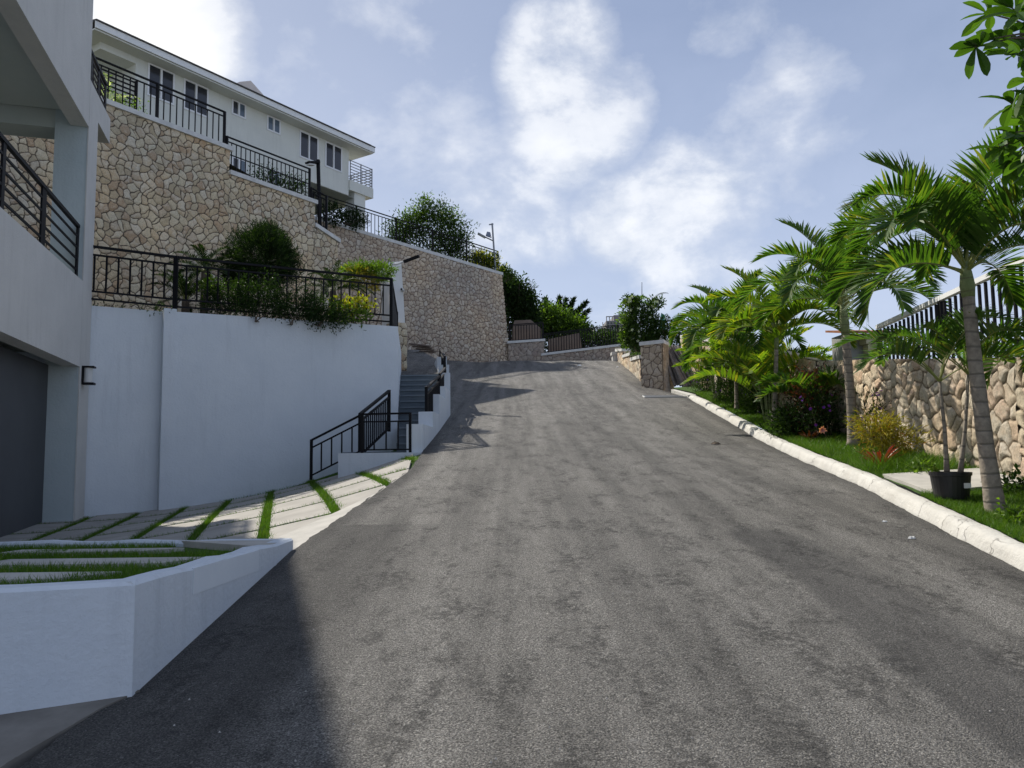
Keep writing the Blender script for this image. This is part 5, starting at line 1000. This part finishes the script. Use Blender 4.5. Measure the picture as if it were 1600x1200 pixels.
b = tb_(332, 455, 16.2); g_ = Vector((b.x, b.y, zT)); bush('bright_bush', 'small lime green shrub between the cycad and the hedge', 'bush', g_, [B(tb_(330, 452, 16.2), (.26, .2, .2))], 70, 5, .09, .035, M['bright'], 164, clump=.05, stemr=.008)
# ------------------------------------------------------------------ grass
def blades(name, X, Y, Z, h, w, label, rg, parent=None, mat='grass', lean=.5):
    n = len(X); a = rg.random(n) * 6.283; l = rg.normal(size=(n, 2)) * lean; hh = h * rg.uniform(.4, 1.3, n)
    B_ = np.stack([X, Y, Z], -1); s = np.stack([np.cos(a), np.sin(a), 0 * a], -1) * w * .5; T_ = B_ + np.stack([l[:, 0] * hh, l[:, 1] * hh, hh], -1)
    V = np.stack([B_ - s, B_ + s, T_], 1).reshape(-1, 3); b = np.arange(n)[:, None] * 3; mb = MB(); mb.addnp(V, (b + [0, 1, 2]).tolist())
    o = build(name, mb, M[mat]); return tag(o, label, 'grass', kind='stuff')
rg = np.random.default_rng(3)
def verge(n, y0, y1, h, w, lab):
    Y = rg.uniform(y0, y1, n); u = rg.random(n) ** 1.15; X = kerbx(Y) + .205 + u * (rwx(Y) - kerbx(Y) - .15)
    k = ~((Y > 8.85) & (Y < 10.1) & (X < 6.05) & (X > kerbx(Y) + .1)); X, Y = X[k], Y[k]
    edge = 1 + .5 * wob(X, 5) * wob(Y, 4)
    return blades('verge_grass', X, Y, Hright(X, Y) - .01, h * edge, w, lab, rg)
verge(62000, 4.2, 10.0, .065, .006, 'short green grass beside the near part of the white kerb')
verge(60000, 10.0, 26, .09, .009, 'short green grass beside the far part of the white kerb')
rg = np.random.default_rng(8); n = 2600; a = rg.random(n) * 6.28; r = np.sqrt(rg.random(n)) * .55; X = 5.45 + r * np.cos(a) * 1.1; Y = 10.75 + r * np.sin(a)
blades('long_grass', X, Y, Hright(X, Y), .22, .008, 'longer arching grass at the foot of the yellow croton', rg, lean=.8)
# joints of the driveway
n = 220000; X = rg.uniform(-9, -1.7, n); Y = rg.uniform(6.9, 17.2, n)
d0 = X - A0.x; d1 = Y - A0.y; uu = d0 * jd.x + d1 * jd.y; vv = d0 * jn.x + d1 * jn.y
fu = np.mod(uu, JU); fv = np.mod(vv + .35, JV); cu = np.minimum(fu, JU - fu); cv = np.minimum(fv, JV - fv)
kj = ((cu < .080 + .02 * wob(vv, 9)) | (cv < .05 + .014 * wob(uu, 11))) & (X < leftx(Y) - .02 - np.clip(.72 * (9.9 - Y) / 2.9, 0, 1))
wu = (X - WP.a.x) * wn.x + (Y - WP.a.y) * wn.y; kj &= (wu > .03) & ~((Y > 14.6) & (X > -3.5)); X, Y = X[kj], Y[kj]
blades('joint_grass', X, Y, Hleft(X, Y) - .03, .062, .010, 'grass growing in the joints of the driveway slabs', rg)
n = 48000; X = rg.uniform(-6.0, -2.0, n); Y = rg.uniform(3.55, 6.95, n); yfr = 3.72 - .0415 * (-1.88 - X) * 1 + .12
k = (Y > pc.y + .14 + (pl_.y - pc.y) / (pc.x - pl_.x) * (pc.x - X)) & (X < -2.05 - .0) & (Y < 6.9)
for (ya, yb, xr_) in ((4.28, 4.70, -2.55), (5.13, 5.62, -2.25), (6.13, 6.5, -2.8)): k &= ~((Y > ya + .02 * wob(X, 6)) & (Y < yb) & (X < xr_) & ~((X > -3.85) & (X < -3.6)))
k &= ~((Y > 6.1) & (X > -2.95)); X, Y = X[k], Y[k]; Zp = z0p + (z1p - z0p) * np.clip((Y - 3.7) / 3.2, 0, 1) - .06
blades('planter_grass', X, Y, Zp, .058, .007, 'green grass between the concrete strips in the raised planter', rg)
# litter
def litter(px, py, lab, cat, mat, mk_, s, fn=Hroad):
    p = ground(px, py, fn); p.z += .004; mb = MB(); rg_ = np.random.default_rng(int(px))
    n = 9; a = np.linspace(0, 2 * math.pi, n, endpoint=False); r = s * rg_.uniform(.6, 1, n)
    vs = [(p.x + r[i] * math.cos(a[i]), p.y + r[i] * math.sin(a[i]) * .7, p.z) for i in range(n)] + [(p.x + .6 * r[i] * math.cos(a[i]), p.y + .6 * r[i] * math.sin(a[i]) * .7, p.z + s * rg_.uniform(.2, .5)) for i in range(n)]
    mb.add(vs, [(i, (i + 1) % n, n + (i + 1) % n, n + i) for i in range(n)] + [tuple(range(n, 2 * n))]); tag(build(mk_, mb, mat, loc=p), lab, cat)
litter(1119, 694, 'crumpled brown dead leaf lying on the middle of the road', 'dead leaf', M['twig'], 'dead_leaf', .11)
litter(1382, 816, 'small white scrap on the asphalt near the kerb opposite the black pot', 'litter', M['paper'], 'paper_scrap', .035)
litter(1425, 842, 'pale flat scrap of litter lower down beside the kerb', 'litter', M['coping'], 'paper_scrap', .05)
litter(905, 572, 'white scrap lying at the foot of the low stone wall', 'litter', M['paper'], 'paper_scrap', .15)
litter(725, 552, 'pale pile of rubble at the foot of the far stone wall', 'rubble', M['coping'], 'rubble_pile', .35)
litter(965, 574, 'little white scrap by the end of the stepped tan wall', 'litter', M['paper'], 'paper_scrap', .10)
litter(1430, 716 , 'pale stone in the grass near the manhole pad', 'stone', M['coping'], 'loose_stone', .05, Hright)
# loose chips on the asphalt
rg = np.random.default_rng(6); n = 900; Y = 2.2 + rg.random(n) ** 1.6 * 12; X = rg.uniform(-1.7, 4.6, n); k = X < kerbx(Y) - .05; X, Y = X[k], Y[k]; mb = MB()
for x, y in zip(X, Y):
    s = rg.uniform(.003, .009); z_ = float(Hroad(x, y)); a = rg.random() * 3; c_, s_ = math.cos(a) * s, math.sin(a) * s
    mb.add([(x + c_, y + s_, z_ - .002), (x - s_, y + c_, z_ - .002), (x - c_, y - s_, z_ - .002), (x + s_, y - c_, z_ - .002), (x, y, z_ + s * .8)], [(0, 1, 4), (1, 2, 4), (2, 3, 4), (3, 0, 4)])
tag(build('gravel', mb, basic('chip', (.25, .24, .22), (.4, .39, .36), 30, .9)), 'loose pale chips scattered over the near asphalt', 'gravel', kind='stuff')
# ------------------------------------------------------------------ light
SD = Vector((2.5, -2.75, -4.25)).normalized()
sd_ = bpy.data.lights.new('sun', 'SUN'); so = bpy.data.objects.new('sun', sd_); COL.objects.link(so); sd_.energy = 4.6; sd_.angle = R(.7); sd_.color = (1, .94, .84)
so.rotation_mode = 'QUATERNION'; so.rotation_quaternion = SD.to_track_quat('-Z', 'Y')
W = bpy.data.worlds.new('World'); SC.world = W; W.use_nodes = True; nt = W.node_tree; nt.nodes.clear()
out = nt.nodes.new('ShaderNodeOutputWorld'); sky = nt.nodes.new('ShaderNodeTexSky'); sky.sky_type = 'NISHITA'; sky.sun_disc = False
sky.sun_elevation = math.asin(-SD.z); sky.sun_rotation = math.atan2(-SD.x, -SD.y); sky.air_density = 1.0; sky.dust_density = 1.2; sky.ozone_density = 2.5
bg1 = nt.nodes.new('ShaderNodeBackground'); bg1.inputs[1].default_value = .075; nt.links.new(sky.outputs[0], bg1.inputs[0])
tc = nt.nodes.new('ShaderNodeTexCoord'); tc.name = 'TC'
sp3 = nt.nodes.new('ShaderNodeSeparateXYZ'); nt.links.new(tc.outputs['Generated'], sp3.inputs[0])
cmb = nt.nodes.new('ShaderNodeMapping'); cmb.inputs['Scale'].default_value = (1, 1, 1.5); nt.links.new(tc.outputs['Generated'], cmb.inputs[0]); co = cmb.outputs[0]
n_big = noise(nt, 3.2, 9, .58, co, .15); n_f = noise(nt, 7, 12, .60, co, .12)
veil = ramp(nt, noise(nt, 2.1, 7, .6, co, .4), [(.28, .6), (.70, 1)])
def blob(px, py, rad, soft):
    d = ray(px, py).normalized(); dp = nt.nodes.new('ShaderNodeVectorMath'); dp.operation = 'DOT_PRODUCT'; nt.links.new(tc.outputs['Generated'], dp.inputs[0]); dp.inputs[1].default_value = d
    mr = nt.nodes.new('ShaderNodeMapRange'); mr.interpolation_type = 'SMOOTHSTEP'; nt.links.new(dp.outputs['Value'], mr.inputs[0]); mr.inputs[1].default_value = math.cos(R(rad + soft)); mr.inputs[2].default_value = math.cos(R(max(.0, rad - soft))); return mr.outputs[0]
mk = None
for bl in ((880, 70, 2.4, 3.6, 1), (905, 170, 2.8, 4.6, .8), (850, 110, 1.8, 3.0, 1), (1095, 330, 3.4, 4.8, .85), (975, 345, 2.0, 3.2, .8), (1065, 385, 2.6, 3.4, .8), (1180, 260, 2.6, 6, .55), (1260, 190, 2.0, 5, .45), (1110, 10, 1.6, 3.6, .4), (250, 45, 2.2, 5.6, 1.0), (305, 60, .8, 3.4, .95), (180, 10, 2, 5, 1.0),  (880, 20, 2.5, 3, .7), (-500, -300, 14, 14, .8), (600, 250, 14, 12, .28), (700, 480, 12, 10, .34), (480, 60, 8, 8, .25)):
    v = math_(nt, 'MULTIPLY', blob(*bl[:4]), bl[4]); mk = v if mk is None else math_(nt, 'MAXIMUM', mk, v)
edge = math_(nt, 'ADD', math_(nt, 'MULTIPLY', math_(nt, 'SUBTRACT', n_f, .5), 1.3), math_(nt, 'MULTIPLY', math_(nt, 'SUBTRACT', n_big, .5), 1.5))
cl = math_(nt, 'ADD', math_(nt, 'MULTIPLY', mk, .66), math_(nt, 'MULTIPLY', edge, .68), True)
cl = ramp(nt, cl, [(.20, 0), (.38, .28), (.52, .66), (.76, .90)])
cw = ramp(nt, math_(nt, 'ADD', n_f, math_(nt, 'MULTIPLY', mk, .12)), [(.40, (.52, .58, .69)), (.66, (.90, .915, .94))])
glare = blob(262, 50, 6, 9); glare2 = blob(240, 40, 2, 5.5)
bg2 = nt.nodes.new('ShaderNodeBackground'); nt.links.new(mix(nt, math_(nt, 'MULTIPLY', glare2, 1.0), cw, (.98, .98, .97)), bg2.inputs[0]); bg2.inputs[1].default_value = .95
bgv = nt.nodes.new('ShaderNodeBackground'); gz_ = ramp(nt, sp3.outputs[2], [(.0, (.64, .71, .86)), (.2, (.48, .56, .74)), (.5, (.30, .37, .54))])
lft = nt.nodes.new('ShaderNodeMapRange'); nt.links.new(sp3.outputs[0], lft.inputs[0]); lft.inputs[1].default_value = .15; lft.inputs[2].default_value = -.7
gz_ = mix(nt, math_(nt, 'MULTIPLY', lft.outputs[0], .5), gz_, (.62, .66, .76)); nt.links.new(gz_, bgv.inputs[0]); bgv.inputs[1].default_value = .95
m1 = nt.nodes.new('ShaderNodeMixShader'); nt.links.new(veil, m1.inputs[0]); nt.links.new(bg1.outputs[0], m1.inputs[1]); nt.links.new(bgv.outputs[0], m1.inputs[2])
m2 = nt.nodes.new('ShaderNodeMixShader'); nt.links.new(cl, m2.inputs[0]); nt.links.new(m1.outputs[0], m2.inputs[1]); nt.links.new(bg2.outputs[0], m2.inputs[2]); nt.links.new(m2.outputs[0], out.inputs[0])
vs = SC.view_settings; vs.view_transform = 'Standard'; vs.look = 'None'; vs.gamma = 1; vs.use_curve_mapping = False; vs.exposure = .32
SC.render.engine = 'CYCLES'
bpy.context.view_layer.update()
